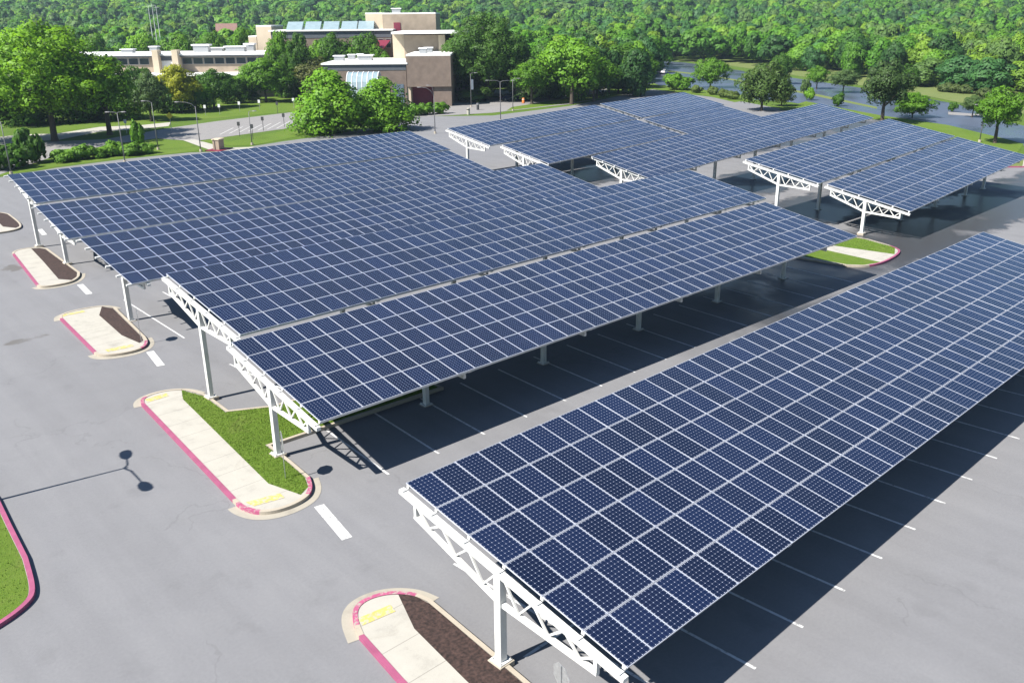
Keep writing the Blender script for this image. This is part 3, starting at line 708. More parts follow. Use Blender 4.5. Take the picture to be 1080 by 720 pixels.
def crossing_sign(label, px, py):
    b = at(px, py); t = thing('crossing_sign', label, 'road sign', (b.x, b.y, 0), -math.pi/2+CAM_YAW)
    MB().tube([(0, 0, 0), (0, 0, 2.6)], .05, 8).build('pole', M['galv'], t)
    mb = MB(); s_ = .62; mb.add([(0, -.06, 2.6-s_), (s_, -.06, 2.6), (0, -.06, 2.6+s_), (-s_, -.06, 2.6), (0, -.09, 2.6-s_), (s_, -.09, 2.6), (0, -.09, 2.6+s_), (-s_, -.09, 2.6)],
       [(0, 1, 2, 3), (7, 6, 5, 4), (0, 4, 5, 1), (1, 5, 6, 2), (2, 6, 7, 3), (3, 7, 4, 0)]); mb.build('sign_plate', M['yellowsign'], t)
crossing_sign('yellow diamond sign at the crossing near the lawn', 181, 138)
crossing_sign('yellow diamond sign near the school entrance', 462, 110)
def mailbox():
    b = at(453, 105); t = thing('mailbox', 'blue collection box on legs outside the school entrance', 'mailbox', (b.x, b.y, 0), CAM_YAW)
    mb = MB(); mb.prism([(-.5, -.4), (.5, -.4), (.5, .4), (-.5, .4)], .3, 1.35)
    for k in range(6):
        a0, a1 = math.pi*k/6, math.pi*(k+1)/6
        mb.add([(-.5, .4*math.cos(a0), 1.352+.4*math.sin(a0)), (.5, .4*math.cos(a0), 1.352+.4*math.sin(a0)), (.5, .4*math.cos(a1), 1.352+.4*math.sin(a1)), (-.5, .4*math.cos(a1), 1.352+.4*math.sin(a1))], [(0, 1, 2, 3)])
    mb.build('body', M['bluepaint'], t)
    for x in (-.4, .4):
        for y in (-.3, .3): MB().box((x, y, .15), (.09, .09, .3)).build('leg', M['bluepaint'], t)
    MB().box((0, -.42, 1.2), (.7, .04, .16)).build('slot', M['dark'], t)
mailbox()
def barrel():
    b = at(552, 109); t = thing('traffic_barrel', 'orange traffic barrel beside the forecourt trees', 'traffic barrel', (b.x, b.y, 0))
    MB().tube([(0, 0, .05), (0, 0, .5), (0, 0, 1.0), (0, 0, 1.15)], [.34, .32, .28, .2], 14).build('body', M['orange'], t)
    for z in (.42, .76): MB().tube([(0, 0, z), (0, 0, z+.13)], .335-.05*z, 14, cap=False).build('white_band', M['banner'], t)
    MB().tube([(0, 0, 0), (0, 0, .06)], .42, 14).build('base', M['tyre'], t)
barrel()
def car(label, px, py, rz, paint):
    b = at(px, py); t = thing('parked_car', label, 'car', (b.x, b.y, .01), rz, 'cars parked by the school forecourt')
    prof = [(-2.2, .45), (-2.25, .75), (-2.1, .95), (-1.3, 1.0), (-.75, 1.42), (.55, 1.45), (1.35, .98), (2.05, .86), (2.25, .7), (2.25, .4), (1.9, .28), (-1.9, .28)]
    mb = MB(); n = len(prof)
    w = lambda z: .88 if z < 1.0 else .66
    vs = [(x, -w(z), z) for x, z in prof]+[(x, w(z), z) for x, z in prof]
    mb.add(vs, [(i, n+i, n+(i+1) % n, (i+1) % n) for i in range(n)]+[tuple(range(n)), tuple(range(2*n-1, n-1, -1))]); mb.build('body', paint, t)
    for s_ in (-1, 1):
        mb = MB(); mb.add([(-1.15, s_*.83, 1.04), (1.15, s_*.83, 1.04), (.5, s_*.70, 1.38), (-.7, s_*.70, 1.38)], [(0, 1, 2, 3)]); mb.build('side_window', M['glass'], t)
    MB().add([(1.28, -.7, 1.04), (1.28, .7, 1.04), (.62, .6, 1.43), (.62, -.6, 1.43)], [(0, 1, 2, 3)]).build('windscreen', M['glass'], t)
    MB().add([(-1.27, -.7, 1.04), (-1.27, .7, 1.04), (-.82, .6, 1.40), (-.82, -.6, 1.40)], [(3, 2, 1, 0)]).build('rear_window', M['glass'], t)
    for x in (-1.35, 1.4):
        for s_ in (-1, 1):
            wh = MB().tube([(x, s_*.72, .32), (x, s_*.90, .32)], .32, 16).build('wheel', M['tyre'], t)
            MB().tube([(x, s_*.88, .32), (x, s_*.91, .32)], .19, 12).build('rim', M['galv'], wh)
    for s_ in (-1, 1):
        MB().box((2.23, s_*.62, .70), (.08, .36, .14)).build('headlight', M['banner'], t); MB().box((-2.22, s_*.66, .78), (.07, .3, .15)).build('tail_light', M['red'], t)
car('dark car parked in the shade beside the orange barrel', 537, 106, CAM_YAW-1.2, M['carpaint'])
car('dark car parked close to the school entrance', 444, 103, CAM_YAW-1.5, M['carpaint'])
car('white car parked under the round trees by the verge', 664, 92, CAM_YAW+.5, M['carwhite'])
car('white car parked alone on the overflow lot', 700, 78, CAM_YAW-.4, M['carwhite'])

# ------------------------------------------------------------------ buildings
RZ = math.atan2(RGT[1], RGT[0])
class Bld:
    def __init__(s, name, label, cat, px, D, group=None):
        p = look(px, 100, D); s.o = Vector((p.x, p.y, 0)); s.t = thing(name, label, cat, s.o, RZ, group); s.D = D
    def X(s, px, D=None):                       # local x of a pixel column on the plane at depth D
        D = D or s.D; p = look(px, 60, D)-s.o; return p.x*RGT[0]+p.y*RGT[1]
    def Z(s, px, py, D=None): return look(px, py, D or s.D).z
    def block(s, name, x0, x1, ytop, D, depth, m_, zbot=0.0, roof=None, par=None, over=.0):
        a, b = s.X(x0, D), s.X(x1, D); z = s.Z((x0+x1)/2, ytop, D); y = D-s.D
        o = MB().box2((a, y, zbot), (b, y+depth, z-(.35 if roof else 0))).build(name, M[m_], par or s.t)
        if roof:
            r_ = MB().box2((a-over, y-over, z-.347), (b+over, y+depth+over, z)).build('roof', M[roof], par or s.t)
        return a, b, y, z
    def window(s, a, b, z0, z1, y, m_='glass', name='window'):
        f = MB(); t = .09
        for p, q in (((a, z0), (b, z0+t)), ((a, z1-t), (b, z1)), ((a, z0+t), (a+t, z1-t)), ((b-t, z0+t), (b, z1-t))):
            f.box2((p[0], y-.10, p[1]), (q[0], y+.02, q[1]))
        o = f.build(name, M['sill'], s.t)
        MB().box2((a+t, y-.03, z0+t), (b-t, y+.01, z1-t)).build('pane', M[m_], o)
def roof_unit(label, X, Y, Z, size, rz=RZ):
    t = thing('roof_vent', label, 'roof vent', (X, Y, Z), rz, 'vents on the flat roofs')
    sx, sy, sz = size
    MB().box2((-sx/2, -sy/2, 0), (sx/2, sy/2, sz*.8)).build('housing', M['galv'], t, bevel=.03)
    MB().box2((-sx*.6, -sy*.6, sz*.803), (sx*.6, sy*.6, sz)).build('lid', M['banner'], t)

# long classroom building
D1 = 235.0
b1 = Bld('school_building', 'long low school building with white flat roof and two tan fins', 'school building', 60, D1)
zr = b1.Z(190, 57); xl, xr = b1.X(-40), b1.X(281)
zl = b1.Z(190, 76.5)
MB().box2((xl, 0, 0), (xr, 22, zr-.7)).build('wall', M['brick'], b1.t)
MB().box2((xl-.6, -1.2, zr-.697), (xr+.6, 22.6, zr-.35)).build('fascia', M['fascia'], b1.t)
MB().box2((xl-.7, -1.3, zr-.347), (xr+.7, 22.7, zr)).build('roof', M['roof'], b1.t)
fa, fb = b1.X(167.5), b1.X(188)
for x in (fa, fb):
    MB().box2((x-.75, -2.6, 0), (x+.75, .0, zr+1.0)).build('fin', M['cream'], b1.t)
MB().box2((fa+.76, -.6, zl+.6), (fb-.76, -.004, zl+3.0)).build('stair_panel', M['roof'], b1.t)
MB().box2((fa+.76, -.8, zr-1.6), (fb-.76, -.61, zr-.75)).build('stair_panel', M['fascia'], b1.t)
x = xl+1.0; k = 0
while x < xr-2:
    if not (fa-3 < x < fb+.8):
        b1.window(x, x+2.5, zr-2.55, zr-.95, -.012)
    x += 2.75; k += 1
MB().box2((xl, -7.5, zl-.5), (xr+9, -.004, zl-.02)).build('lower_roof', M['roof'], b1.t)
MB().box2((xl, -4.2, 0), (xr+8, -.008, zl-.503)).build('lower_wall', M['brickdark'], b1.t)
for i, (px, w) in enumerate(((135, 3), (163, 2), (213, 4), (226, 5), (249, 5), (264, 2.5))):
    p = look(px, 52, D1+12+i % 2*6); roof_unit(['low vent near the left end of the long roof', 'small vent beside the left fin of the long roof', 'tall white vent right of the fins on the long roof', 'wide white vent in the middle of the long roof', 'white cluster vent on the right half of the long roof', 'small vent nearest the right end of the long roof'][i], p.x, p.y, zr+.003, (w, 2.2, 1.0+.5*(i % 3)))

# main school block: auditorium tower, wings and entrance
D2 = 200.0
b2 = Bld('school_building', 'tan brick school with stacked flat-roofed blocks and square tower', 'school building', 345, D2)
b2.block('entrance_block', 428, 475, 57.5, 200, 18, 'brickdark', zbot=4.2, roof='roof')
b2.block('entrance_recess', 429, 456, 80, 204, 12, 'burgundy')
b2.block('entrance_pier', 456, 475, 80, 200.5, 17, 'brickdark')
b2.block('entrance_pier', 428, 431.5, 80, 200.5, 17, 'cream')
a, b_, y, z = b2.block('low_wing', 340, 427.5, 66.5, 200.3, 25, 'brickdark', roof='roof', over=.4)
MB().box2((a, y-.06, z-1.6), (b_, y-.003, z-.36)).build('fascia', M['fascia'], b2.t)
xa, xb = b2.X(412, 200), b2.X(424, 200)
MB().box2((xa, y-.10, .8), (xb, y-.064, 4.8)).build('blue_panel', M['bluedoor'], b2.t)
b2.block('hall_block', 427, 470, 37, 219, 20, 'brick')
b2.block('hall_side', 415, 427, 36, 220, 18, 'cream')
b2.block('hall_pier', 463, 470, 37, 218.4, .55, 'cream'); b2.block('hall_end', 470.2, 490, 39, 222, 14, 'brickdark')
za = b2.Z(450, 33.5, 217); MB().box2((b2.X(414, 217), 16.5, za-.5), (b2.X(490, 217), 42, za)).build('hall_roof', M['roof'], b2.t)
b2.block('tower', 406, 461, 13.5, 246, 16, 'brick', roof='roof'); b2.block('tower_side', 388, 405.8, 13.5, 247, 15, 'cream', roof='roof')
zt = b2.Z(420, 24, 246); x0, x1 = b2.X(417, 246), b2.X(424, 246)
MB().box2((x0, 45.85, zt-2.2), (x1, 45.99, zt)).build('louvre_panel', M['burgundy'], b2.t)
a, b_, y, z = b2.block('rear_wing', 288, 414, 31.5, 240, 22, 'brickdark', roof='roof', over=.5)
MB().box2((a, y-.08, z-2.0), (b_, y-.003, z-.36)).build('fascia', M['fascia'], b2.t)
for k in range(4):
    xa = b2.X(384+k*8, 240); b2.window(xa, xa+1.3, z-4.6, z-2.3, y-.012)
b2.block('annex', 273, 289, 27, 262, 14, 'cream', roof='roof')
b2.block('annex_low', 264, 272.5, 38, 262, 12, 'cream', roof='roof')
# burgundy awning
xa, xb = b2.X(383, 236), b2.X(411, 236); z0, z1 = b2.Z(395, 52, 232), b2.Z(400, 42.5, 239)
MB().add([(xa-1, 31, z0), (xb-1, 31, z0), (xb, 39.5, z1), (xa+2.5, 39.5, z1), (xa-1, 31, z0-.15), (xb-1, 31, z0-.15), (xb, 39.5, z1-.15), (xa+2.5, 39.5, z1-.15)],
    [(0, 1, 2, 3), (7, 6, 5, 4), (0, 4, 5, 1), (1, 5, 6, 2), (2, 6, 7, 3), (3, 7, 4, 0)]).build('awning', M['burgundy'], b2.t)
# slanted skylights on the rear wing
for k, px in enumerate((304.5, 323.5, 342.5, 361.5, 379)):
    xa, xb = b2.X(px, 244), b2.X(px+15, 244); sk = MB()
    sk.add([(xa+.3, 42.5, z+.003), (xb+.6, 42.5, z+.003), (xb+.3, 47, z+2.0), (xa, 47, z+2.0), (xa, 47.4, z+.003), (xb+.3, 47.4, z+.003)], [(0, 1, 2, 3), (3, 2, 5, 4), (0, 3, 4), (1, 5, 2)])
    sk.build('skylight', M['sky_glass'], b2.t)
# roof vents of the main block
for i, (px, py, D, s_, zz) in enumerate(((358, 62, 212, 2.2, 'low'), (371, 60, 218, 1.6, 'low'), (386, 62, 214, 3.0, 'low'), (380, 59.5, 221, 1.4, 'low'), (446, 53, 206, 1.6, 'ent'), (452, 54, 210, 1.8, 'ent'), (418, 11, 252, 2.2, 'tow'))):
    zz = {'low': b2.Z(384, 66.5, 200.3), 'ent': b2.Z(453, 57.5, 200), 'tow': b2.Z(433, 13.5, 246)}[zz]+.004
    p = look(px, py, D); roof_unit(['squat vent at the left of the low wing roof', 'small vent at the back of the low wing roof', 'widest vent on the low wing roof', 'thin vent at the rear edge of the low wing roof', 'pale vent at the left of the entrance roof', 'pale vent at the middle of the entrance roof', 'vent on top of the square tower'][i], p.x, p.y, zz, (s_, s_*.8, 1.2))
# glazed greenhouse before the low wing
def greenhouse():
    g = Bld('greenhouse', 'small glazed greenhouse with a curved roof against the brick wing', 'greenhouse', 366, 190.0)
    w = g.X(399)-g.X(366); h = g.Z(380, 77); mb = MB(); n = 8; d = 7.0
    arc = [(d/2-d/2*math.cos(math.pi*k/n), h*.62+h*.38*math.sin(math.pi*k/n)) for k in range(n+1)]; arc = [(0, 0)]+arc+[(d, 0)]
    m_ = len(arc); vs = [(0, y, z) for y, z in arc]+[(w, y, z) for y, z in arc]
    mb.add(vs, [(i, m_+i, m_+i+1, i+1) for i in range(m_-1)]+[tuple(range(m_)), tuple(range(2*m_-1, m_-1, -1))]); mb.build('glazing', M['sky_glass'], g.t)
    for k in range(7):
        x = w*k/6; rb = MB()
        for (y0, z0_), (y1, z1_) in zip(arc[:-1], arc[1:]): rb.bar((x, y0, z0_+.02), (x, y1, z1_+.02), .14)
        rb.build('glazing_rib', M['banner'], g.t)
greenhouse()
# house roof among the trees, far left
def house(label, px, py, D, w, m_wall, m_roof):
    p = look(px, py, D); gz = hill(p.x, p.y); t = thing('house', label, 'house', (p.x, p.y, gz), RZ+.25, 'houses among the far trees')
    h = p.z-gz-3.0; MB().box2((-w/2, 0, 0), (w/2, 9, h)).build('wall', M[m_wall], t)
    MB().add([(-w/2-.5, -.5, h-.2), (w/2+.5, -.5, h-.2), (w/2+.5, 4.5, h+3), (-w/2-.5, 4.5, h+3), (-w/2-.5, 9.5, h-.2), (w/2+.5, 9.5, h-.2)], [(0, 1, 2, 3), (3, 2, 5, 4), (0, 3, 4), (1, 5, 2), (0, 4, 5, 1)]).build('roof', M[m_roof], t)
    for x in (-w*.3, w*.05, w*.3): MB().box2((x-.6, -.05, h-2.1), (x+.6, -.003, h-.8)).build('window', M['glass'], t)
house('brown roofed house peeking out of the trees behind the long building', 238, 25, 400, 8, 'cream', 'shingle')
def mast(label, px, py, ty, D):
    p = look(px, py, D); gz = hill(p.x, p.y); q = look(px-1, ty, D); t = thing('mast', label, 'mast', (p.x, p.y, gz), RZ, 'white masts beyond the long building')
    h = q.z-gz; MB().tube([(0, 0, 0), (0, 0, h*.6), (0, 0, h)], [.14, .11, .06], 8).build('pole', M['banner'], t)
    MB().bar((-1.1, 0, h-.6), (1.1, 0, h-.6), .06).build('crossbar', M['banner'], t)
mast('leftmost of three white masts beyond the long building', 161, 40, 5, 330)
mast('middle one of three white masts beyond the long building', 165, 40, 4, 334)
mast('rightmost of three white masts beyond the long building', 169, 40, 6, 338)

# ------------------------------------------------------------------ trees
def crown_arrays(seed, nblob, nleaf, leaf, shape='round', asp=2.2, rsc=1.0):
    """leaf quads on overlapping clumps; unit crown: radius 1, height from 0 to 1"""
    g = np.random.default_rng(seed); cs, rs = [], []
    for k in range(nblob):
        if shape == 'cone':
            h = g.uniform(.02, .98); a = g.uniform(0, 6.283); r = (1-h)*g.uniform(.35, .85); cs.append((r*np.cos(a), r*np.sin(a), h)); rs.append(g.uniform(.12, .22)*(1.25-h))
        else:
            d = g.normal(size=3); d /= np.linalg.norm(d); q = g.uniform(.30, .80) if rsc > .95 else g.uniform(.25, .98 if shape == 'pyr' else .92)
            z = .50+d[2]*q*.52
            if z < .14: z = .14+g.uniform(0, .12)
            taper = (1.0 if z < .55 else 1-.45*(z-.55)/.45) if shape != 'pyr' else 1.18-.95*z
            cs.append((d[0]*q*taper, d[1]*q*taper, z)); rs.append(g.uniform(.20, .36)*(1.0 if q > .5 else 1.25))
    cs, rs = np.array(cs), np.array(rs)*rsc; pr = rs**2/np.sum(rs**2)
    b = g.choice(nblob, nleaf, p=pr); d = g.normal(size=(nleaf, 3)); d /= np.linalg.norm(d, axis=1)[:, None]
    d[:, 2] = np.where((d[:, 2] < -.2) & (g.random(nleaf) < .65), -d[:, 2], d[:, 2])
    rr = rs[b]*g.uniform(.70, 1.08, nleaf)
    sq = np.array([1, 1, .95/asp])
    c = cs[b]+d*rr[:, None]*sq
    nrm = d+g.normal(size=(nleaf, 3))*.36; nrm /= np.linalg.norm(nrm, axis=1)[:, None]
    t = np.cross(nrm, g.normal(size=(nleaf, 3))); t /= np.linalg.norm(t, axis=1)[:, None]; bt = np.cross(nrm, t)
    s_ = leaf*g.uniform(.6, 1.4, nleaf)[:, None]; t[:, 2] /= asp; bt[:, 2] /= asp
    fz = 1.0
    V = np.stack([c-t*s_*.5-bt*s_*.32, c+t*s_*.12-bt*s_*.5, c+t*s_*.62+bt*s_*.1, c-t*s_*.05+bt*s_*.5], 1)
    bl = g.random(nblob)
    cz = np.array([0, 0, .42]); o_ = (c-cz)*np.array([1, 1, asp]); o_ /= np.linalg.norm(o_, axis=1)[:, None]+1e-6
    lump = d*.75+o_*.55+np.array([0, 0, .12]); lump /= np.linalg.norm(lump, axis=1)[:, None]
    return V, np.clip(.2+.45*bl[b]+g.random(nleaf)*.35, 0, 1).astype(np.float32), lump.astype(np.float32)
def quads_mesh(name, V, leaf, lump, m_, tint=None):
    n = len(V); me = bpy.data.meshes.new(name); me.vertices.add(n*4); me.vertices.foreach_set('co', V.reshape(-1).astype(np.float32))
    me.loops.add(n*4); me.loops.foreach_set('vertex_index', np.arange(n*4, dtype=np.int32))
    me.polygons.add(n); me.polygons.foreach_set('loop_start', np.arange(0, n*4, 4, dtype=np.int32))
    a = me.attributes.new('leaf', 'FLOAT', 'FACE'); a.data.foreach_set('value', leaf)
    a = me.attributes.new('lump', 'FLOAT_VECTOR', 'FACE'); a.data.foreach_set('vector', np.ascontiguousarray(lump, dtype=np.float32).reshape(-1))
    if tint is not None:
        a = me.attributes.new('tint', 'FLOAT_COLOR', 'FACE'); a.data.foreach_set('color', tint.reshape(-1).astype(np.float32))
    me.materials.append(m_); me.update(calc_edges=True); return me
def trunk_mesh(seed):
    """unit trunk: height 1 up to the crown's middle, forking limbs"""
    g = random.Random(seed); mb = MB()
    mb.tube([(0, 0, -.02), (0, 0, .06), (.01, 0, .4), (g.uniform(-.03, .03), g.uniform(-.03, .03), 1.0)], [.062, .046, .036, .018], 8, cap=False)
    for k in range(6):
        a = k*1.05+g.uniform(-.3, .3); z = g.uniform(.42, .8); l = g.uniform(.25, .5)
        mb.tube([(0, 0, z), (l*.5*math.cos(a), l*.5*math.sin(a), z+.18), (l*math.cos(a), l*math.sin(a), z+.42)], [.022, .015, .007], 6, cap=False)
    return mb.mesh('trunk', M['bark'], smooth=True)
NEAR = [quads_mesh('crown', *crown_arrays(s, 120, 13000, .056, asp=1.6, rsc=.72), M['leaf']) for s in (11, 12, 13, 14, 15)]
PYR = [quads_mesh('crown', *crown_arrays(s, 130, 14000, .052, 'pyr', asp=1.7, rsc=.78), M['leaf']) for s in (61, 62)]
HUGE = [quads_mesh('crown', *crown_arrays(17, 260, 42000, .030, asp=1.5, rsc=.52), M['leaf'])]
MIDC = [quads_mesh('crown', *crown_arrays(s, 24, 5600, .088, asp=2.0, rsc=1.05), M['leaf']) for s in range(21, 29)]
CONE = [quads_mesh('crown', *crown_arrays(31, 80, 6000, .08, 'cone', asp=3.2), M['leaf'])]
BUSH = [quads_mesh('leaves', *crown_arrays(s, 18, 1800, .13, asp=1.0), M['leaf']) for s in (41, 42, 43)]
TRUNK = [trunk_mesh(s) for s in (1, 2, 3, 4)]
def tree(label, x, y, h, r, color, crowns, group=None, base=.22, gz=0.0, rz=None, name='tree', cat='tree'):
    """a tree of height h, crown radius r whose crown starts at base*h"""
    t = thing(name, label, cat, (x, y, gz), RND.uniform(0, 6.28) if rz is None else rz, group)
    tr = link('trunk', RND.choice(TRUNK), t); th = h*(base+(1-base)*.45); tr.scale = (th*.9*min(1.3, r*2.2/h+.35),)*2+(th,)
    c = link('crown', RND.choice(crowns), t, (0, 0, h*base)); c.scale = (r, r, h*(1-base)*.93); c.color = (*color, 1)
    return t
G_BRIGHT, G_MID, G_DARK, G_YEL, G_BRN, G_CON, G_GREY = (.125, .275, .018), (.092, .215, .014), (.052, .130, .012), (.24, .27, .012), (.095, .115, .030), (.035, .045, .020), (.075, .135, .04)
def tree_px(label, bx, by, x0, x1, ytop, color, crowns=None, base=.2, group='trees around the school and lots', D=None, **k):
    b = at(bx, by) if D is None else look(bx, 60, D); D = b.x*FWD[0]+b.y*FWD[1]; h = look(bx, ytop, D).z*1.06; r = (x1-x0)/2*D/CAM_F*1.10
    return tree(label, b.x, b.y, h, r, color, crowns or NEAR, group, base, **k)
tree_px('bright green tree, left crown of the two behind the rear left canopy', 352, 141, 302, 396, 76, G_BRIGHT, PYR, base=-.10)
tree_px('bright green tree, right crown of the two behind the rear left canopy', 401, 138, 360, 444, 85, G_BRIGHT, PYR, base=-.10)
tree_px('huge shade tree with thick trunk standing by the access road', 58, 149, -10, 140, 24, (.135, .285, .013), HUGE, base=.14)
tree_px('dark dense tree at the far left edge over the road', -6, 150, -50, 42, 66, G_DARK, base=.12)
tree_px('leaning tree with slim trunk just right of the huge shade tree', 116, 142, 82, 146, 62, G_MID, base=.32)
tree_px('grey green small tree between shade tree and yellow tree', 160, 128, 140, 180, 74, G_GREY, base=.12)
tree_px('yellow green tree before the long building', 192, 119, 168, 212, 69, G_YEL, base=.10)
tree_px('dark green tree right of the yellow one', 226, 114, 204, 252, 72, G_DARK, base=.10)
tree_px('round green tree at the right end of the long building', 281, 108, 254, 308, 62, G_MID, base=.16)
tree_px('olive brown tree beside the low brick wing', 335, 105, 311, 361, 60, G_BRN, base=.14)
tree_px('pale green tree behind the olive brown tree', 318, 97, 298, 336, 46, G_BRIGHT, base=.1)
tree_px('dark tree before the rear wing under the skylights', 352, 88, 330, 386, 34, G_DARK, base=.08, D=231)
tree_px('mid green tree left of the burgundy awning', 384, 86, 362, 408, 36, G_DARK, base=.08, D=232)
tree_px('low tree under the burgundy awning', 398, 84, 382, 414, 48, G_MID, base=.08, D=229)
tree_px('big tree in front of the wing beside the cream annex', 296, 84, 284, 318, 34, G_MID, base=.08, D=226)
tree_px('tall broad dark tree right of the school', 515, 106, 472, 562, 14, (.055, .130, .016), HUGE, base=.12)
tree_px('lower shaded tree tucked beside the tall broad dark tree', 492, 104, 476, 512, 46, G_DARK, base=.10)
tree_px('narrow brown conifer by the school entrance', 465, 108, 449, 482, 72, (.050, .042, .022), CONE, base=.02)
tree_px('young round tree with bare stem at the forecourt', 561, 110, 541, 582, 64, G_MID, base=.30)
tree_px('wide pale green tree left in the row before the rear canopies', 603, 110, 574, 646, 37, G_BRIGHT, base=.16)
tree_px('dark tree closing the row before the rear canopies', 657, 99, 628, 692, 47, G_DARK, base=.18)
tree_px('round tree with stem standing between the row trees', 626, 107, 602, 652, 60, G_MID, base=.2)
tree_px('oval tree alone on the near edge of the overflow lot', 749, 93, 732, 769, 60, G_MID, base=.06)
tree_px('shrubby small tree before the overflow lot', 714, 95, 699, 731, 78, G_MID, BUSH, base=.05)
tree_px('small sapling behind the rear block of panels', 711, 98, 704, 718, 84, G_MID, BUSH, base=.3)
tree_px('leafy light green tree with lower right branch beyond the panels', 803, 117, 777, 832, 64, (.075, .135, .03), base=.06)
tree_px('side tree with low crown at the foot of the light green one', 824, 112, 812, 838, 86, (.085, .13, .03), base=.06)
tree_px('dark slim tree behind the light green one', 824, 89, 811, 837, 55, G_DARK, base=.1)
tree_px('small round tree between two strips of the overflow lot', 861, 94, 850, 874, 69, G_MID, base=.16)
tree_px('pale spreading tree on the grass strip of the overflow lot', 889, 98, 873, 906, 74, G_GREY, base=.24)
tree_px('small dark bush on the overflow lot strip', 884, 112, 877, 892, 99, G_DARK, BUSH, base=.05)
tree_px('tiny light bush beside the pale spreading tree', 853, 106, 847, 859, 93, G_BRIGHT, BUSH, base=.05)
tree_px('low olive bush left on the overflow strip', 848, 100, 843, 854, 84, G_GREY, BUSH, base=.1)
tree_px('tall forked tree behind the corner of the right canopies', 930, 130, 904, 958, 62, (.055, .105, .028), base=.22)
tree_px('dense low tree right of the tall forked tree', 962, 124, 942, 982, 98, G_MID, base=.05)
tree_px('dark back tree behind the tall forked tree', 951, 106, 936, 966, 68, G_DARK, base=.15)
tree_px('single lawn tree with clear trunk on the grass bank', 1049, 151, 1031, 1080, 92, G_MID, base=.24)
tree_px('slim tree standing in the pale kerb island', 1025, 124, 1014, 1037, 101, G_GREY, base=.25)
tree_px('low bush at the foot of the grass bank', 1004, 118, 999, 1009, 108, G_DARK, BUSH, base=.05)

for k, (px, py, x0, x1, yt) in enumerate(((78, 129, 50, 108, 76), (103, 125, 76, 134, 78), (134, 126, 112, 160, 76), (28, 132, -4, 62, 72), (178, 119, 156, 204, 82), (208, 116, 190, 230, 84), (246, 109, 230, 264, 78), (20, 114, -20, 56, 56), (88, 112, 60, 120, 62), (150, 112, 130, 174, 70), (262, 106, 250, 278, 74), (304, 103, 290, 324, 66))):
    tree_px(['dark shaded tree behind the slim leaning trunk', 'dark shaded tree between huge tree and leaning tree', 'dark leafy tree left of the grey green small tree', 'dark thick tree under the left side of the huge shade tree', 'dense low tree behind the yellow green one', 'dense low tree in the gap right of the yellow green one', 'dark low tree at the right edge of the building shade', 'tall tree crown behind the far left dark tree', 'tree crown rising behind the huge shade tree', 'tree before the left part of the long roof', 'dark small tree left of the round green tree', 'dark small tree right of the round green tree'][k], px, py, x0, x1, yt, (G_DARK, G_DARK, G_MID, G_DARK, G_DARK, G_MID, G_DARK, G_MID, G_MID, G_DARK, G_DARK, G_DARK)[k], base=-.13)  # crowns sunk to the ground, dark leaves standing in for shade below trees
for k, (px, DD, x0, x1, yt) in enumerate(((20, 275, -10, 48, 34), (60, 275, 36, 90, 28), (256, 266, 240, 274, 30), (314, 222, 298, 332, 36), (483, 225, 466, 500, 30), (225, 270, 208, 246, 32), (338, 229, 322, 354, 42), (372, 230, 360, 388, 50), (150, 272, 128, 172, 36), (190, 274, 168, 212, 34), (100, 272, 78, 124, 34))):
    tree_px(['tall tree rising over the left roof end', 'tall tree left of the white roof', 'mid green tree between the long building and the cream annex', 'dark tree under the left skylight', 'tree filling the corner right of the entrance block', 'tree behind the long roof near the brown house', 'low tree between olive brown tree and rear wing', 'leafy tree at the back of the low wing', 'tree behind the long roof at its left fin', 'tree behind the long roof at its right fin', 'tree behind the long roof next to its left end'][k], px, 0, x0, x1, yt, (G_MID, G_BRIGHT, G_MID, G_DARK, G_DARK, G_MID, G_BRIGHT, G_MID, G_BRIGHT, G_MID, G_MID)[k], base=.05, D=DD)

def shrub(label, px, py, w, h, color, name='shrub', group='shrubs and hedges'):
    b = at(px, py); t = thing(name, label, name, (b.x, b.y, 0), RND.uniform(0, 6), group)
    c = link('leaves', RND.choice(BUSH), t); c.scale = (w/2, w/2, h); c.color = (*color, 1)
    MB().tube([(0, 0, 0), (.05, 0, h*.3), (.1, .1, h*.55)], [.07, .05, .02], 6).build('stem', M['bark'], t)
for k, (px, py) in enumerate(((152, 162), (139, 164), (123, 164), (111, 165), (98, 167), (87, 168), (76, 169), (66, 171))):
    shrub(['rounded clipped shrub, first of the row next to the lamp', 'bright clipped shrub, second along the verge row', 'rounded clipped shrub, third along the verge row', 'rounded clipped shrub at the middle of the verge row', 'clipped shrub right of the middle gap in the verge row', 'clipped shrub third from the left end of the verge row', 'clipped shrub second from the left end of the verge row', 'clipped shrub at the left end of the verge row'][k], px, py, 4.2, 1.4+.25*(k % 3), (.12, .25, .028))
shrub('tall dark bush standing alone on the verge', 33, 172, 5.0, 4.5, G_DARK)
shrub('little tree-like bush beside the row of clipped shrubs', 147, 155, 3.0, 3.6, G_MID)
shrub('dark bush at the corner of the lot', 5, 178, 7.0, 3.0, G_DARK)
shrub('wide low bright hedge before the school entrance', 502, 107, 11.0, 3.2, (.06, .12, .02))
shrub('rusty brown hedge along the low brick wing', 420, 106, 8.0, 2.0, (.09, .05, .03))
for k, (px, py) in enumerate(((438, 122), (450, 121), (463, 120), (428, 125))):
    shrub(['loose green bush right of the bright green trees', 'low green bush before the lamp with curved arm', 'low green bush right of the lamp with curved arm', 'loose green bush touching the bright green tree'][k], px, py, 4.5, 2.2, G_MID)
for k, (px, py) in enumerate(((752, 100), (763, 103), (772, 105), (735, 98))):
    shrub(['small bush behind the panels below the oval tree', 'yellowish bush on the bank behind the panels', 'low bush nearest the light green tree', 'weedy bush at the tip of the rear panels'][k], px, py, 4.0, 1.8, (.10, .15, .035))
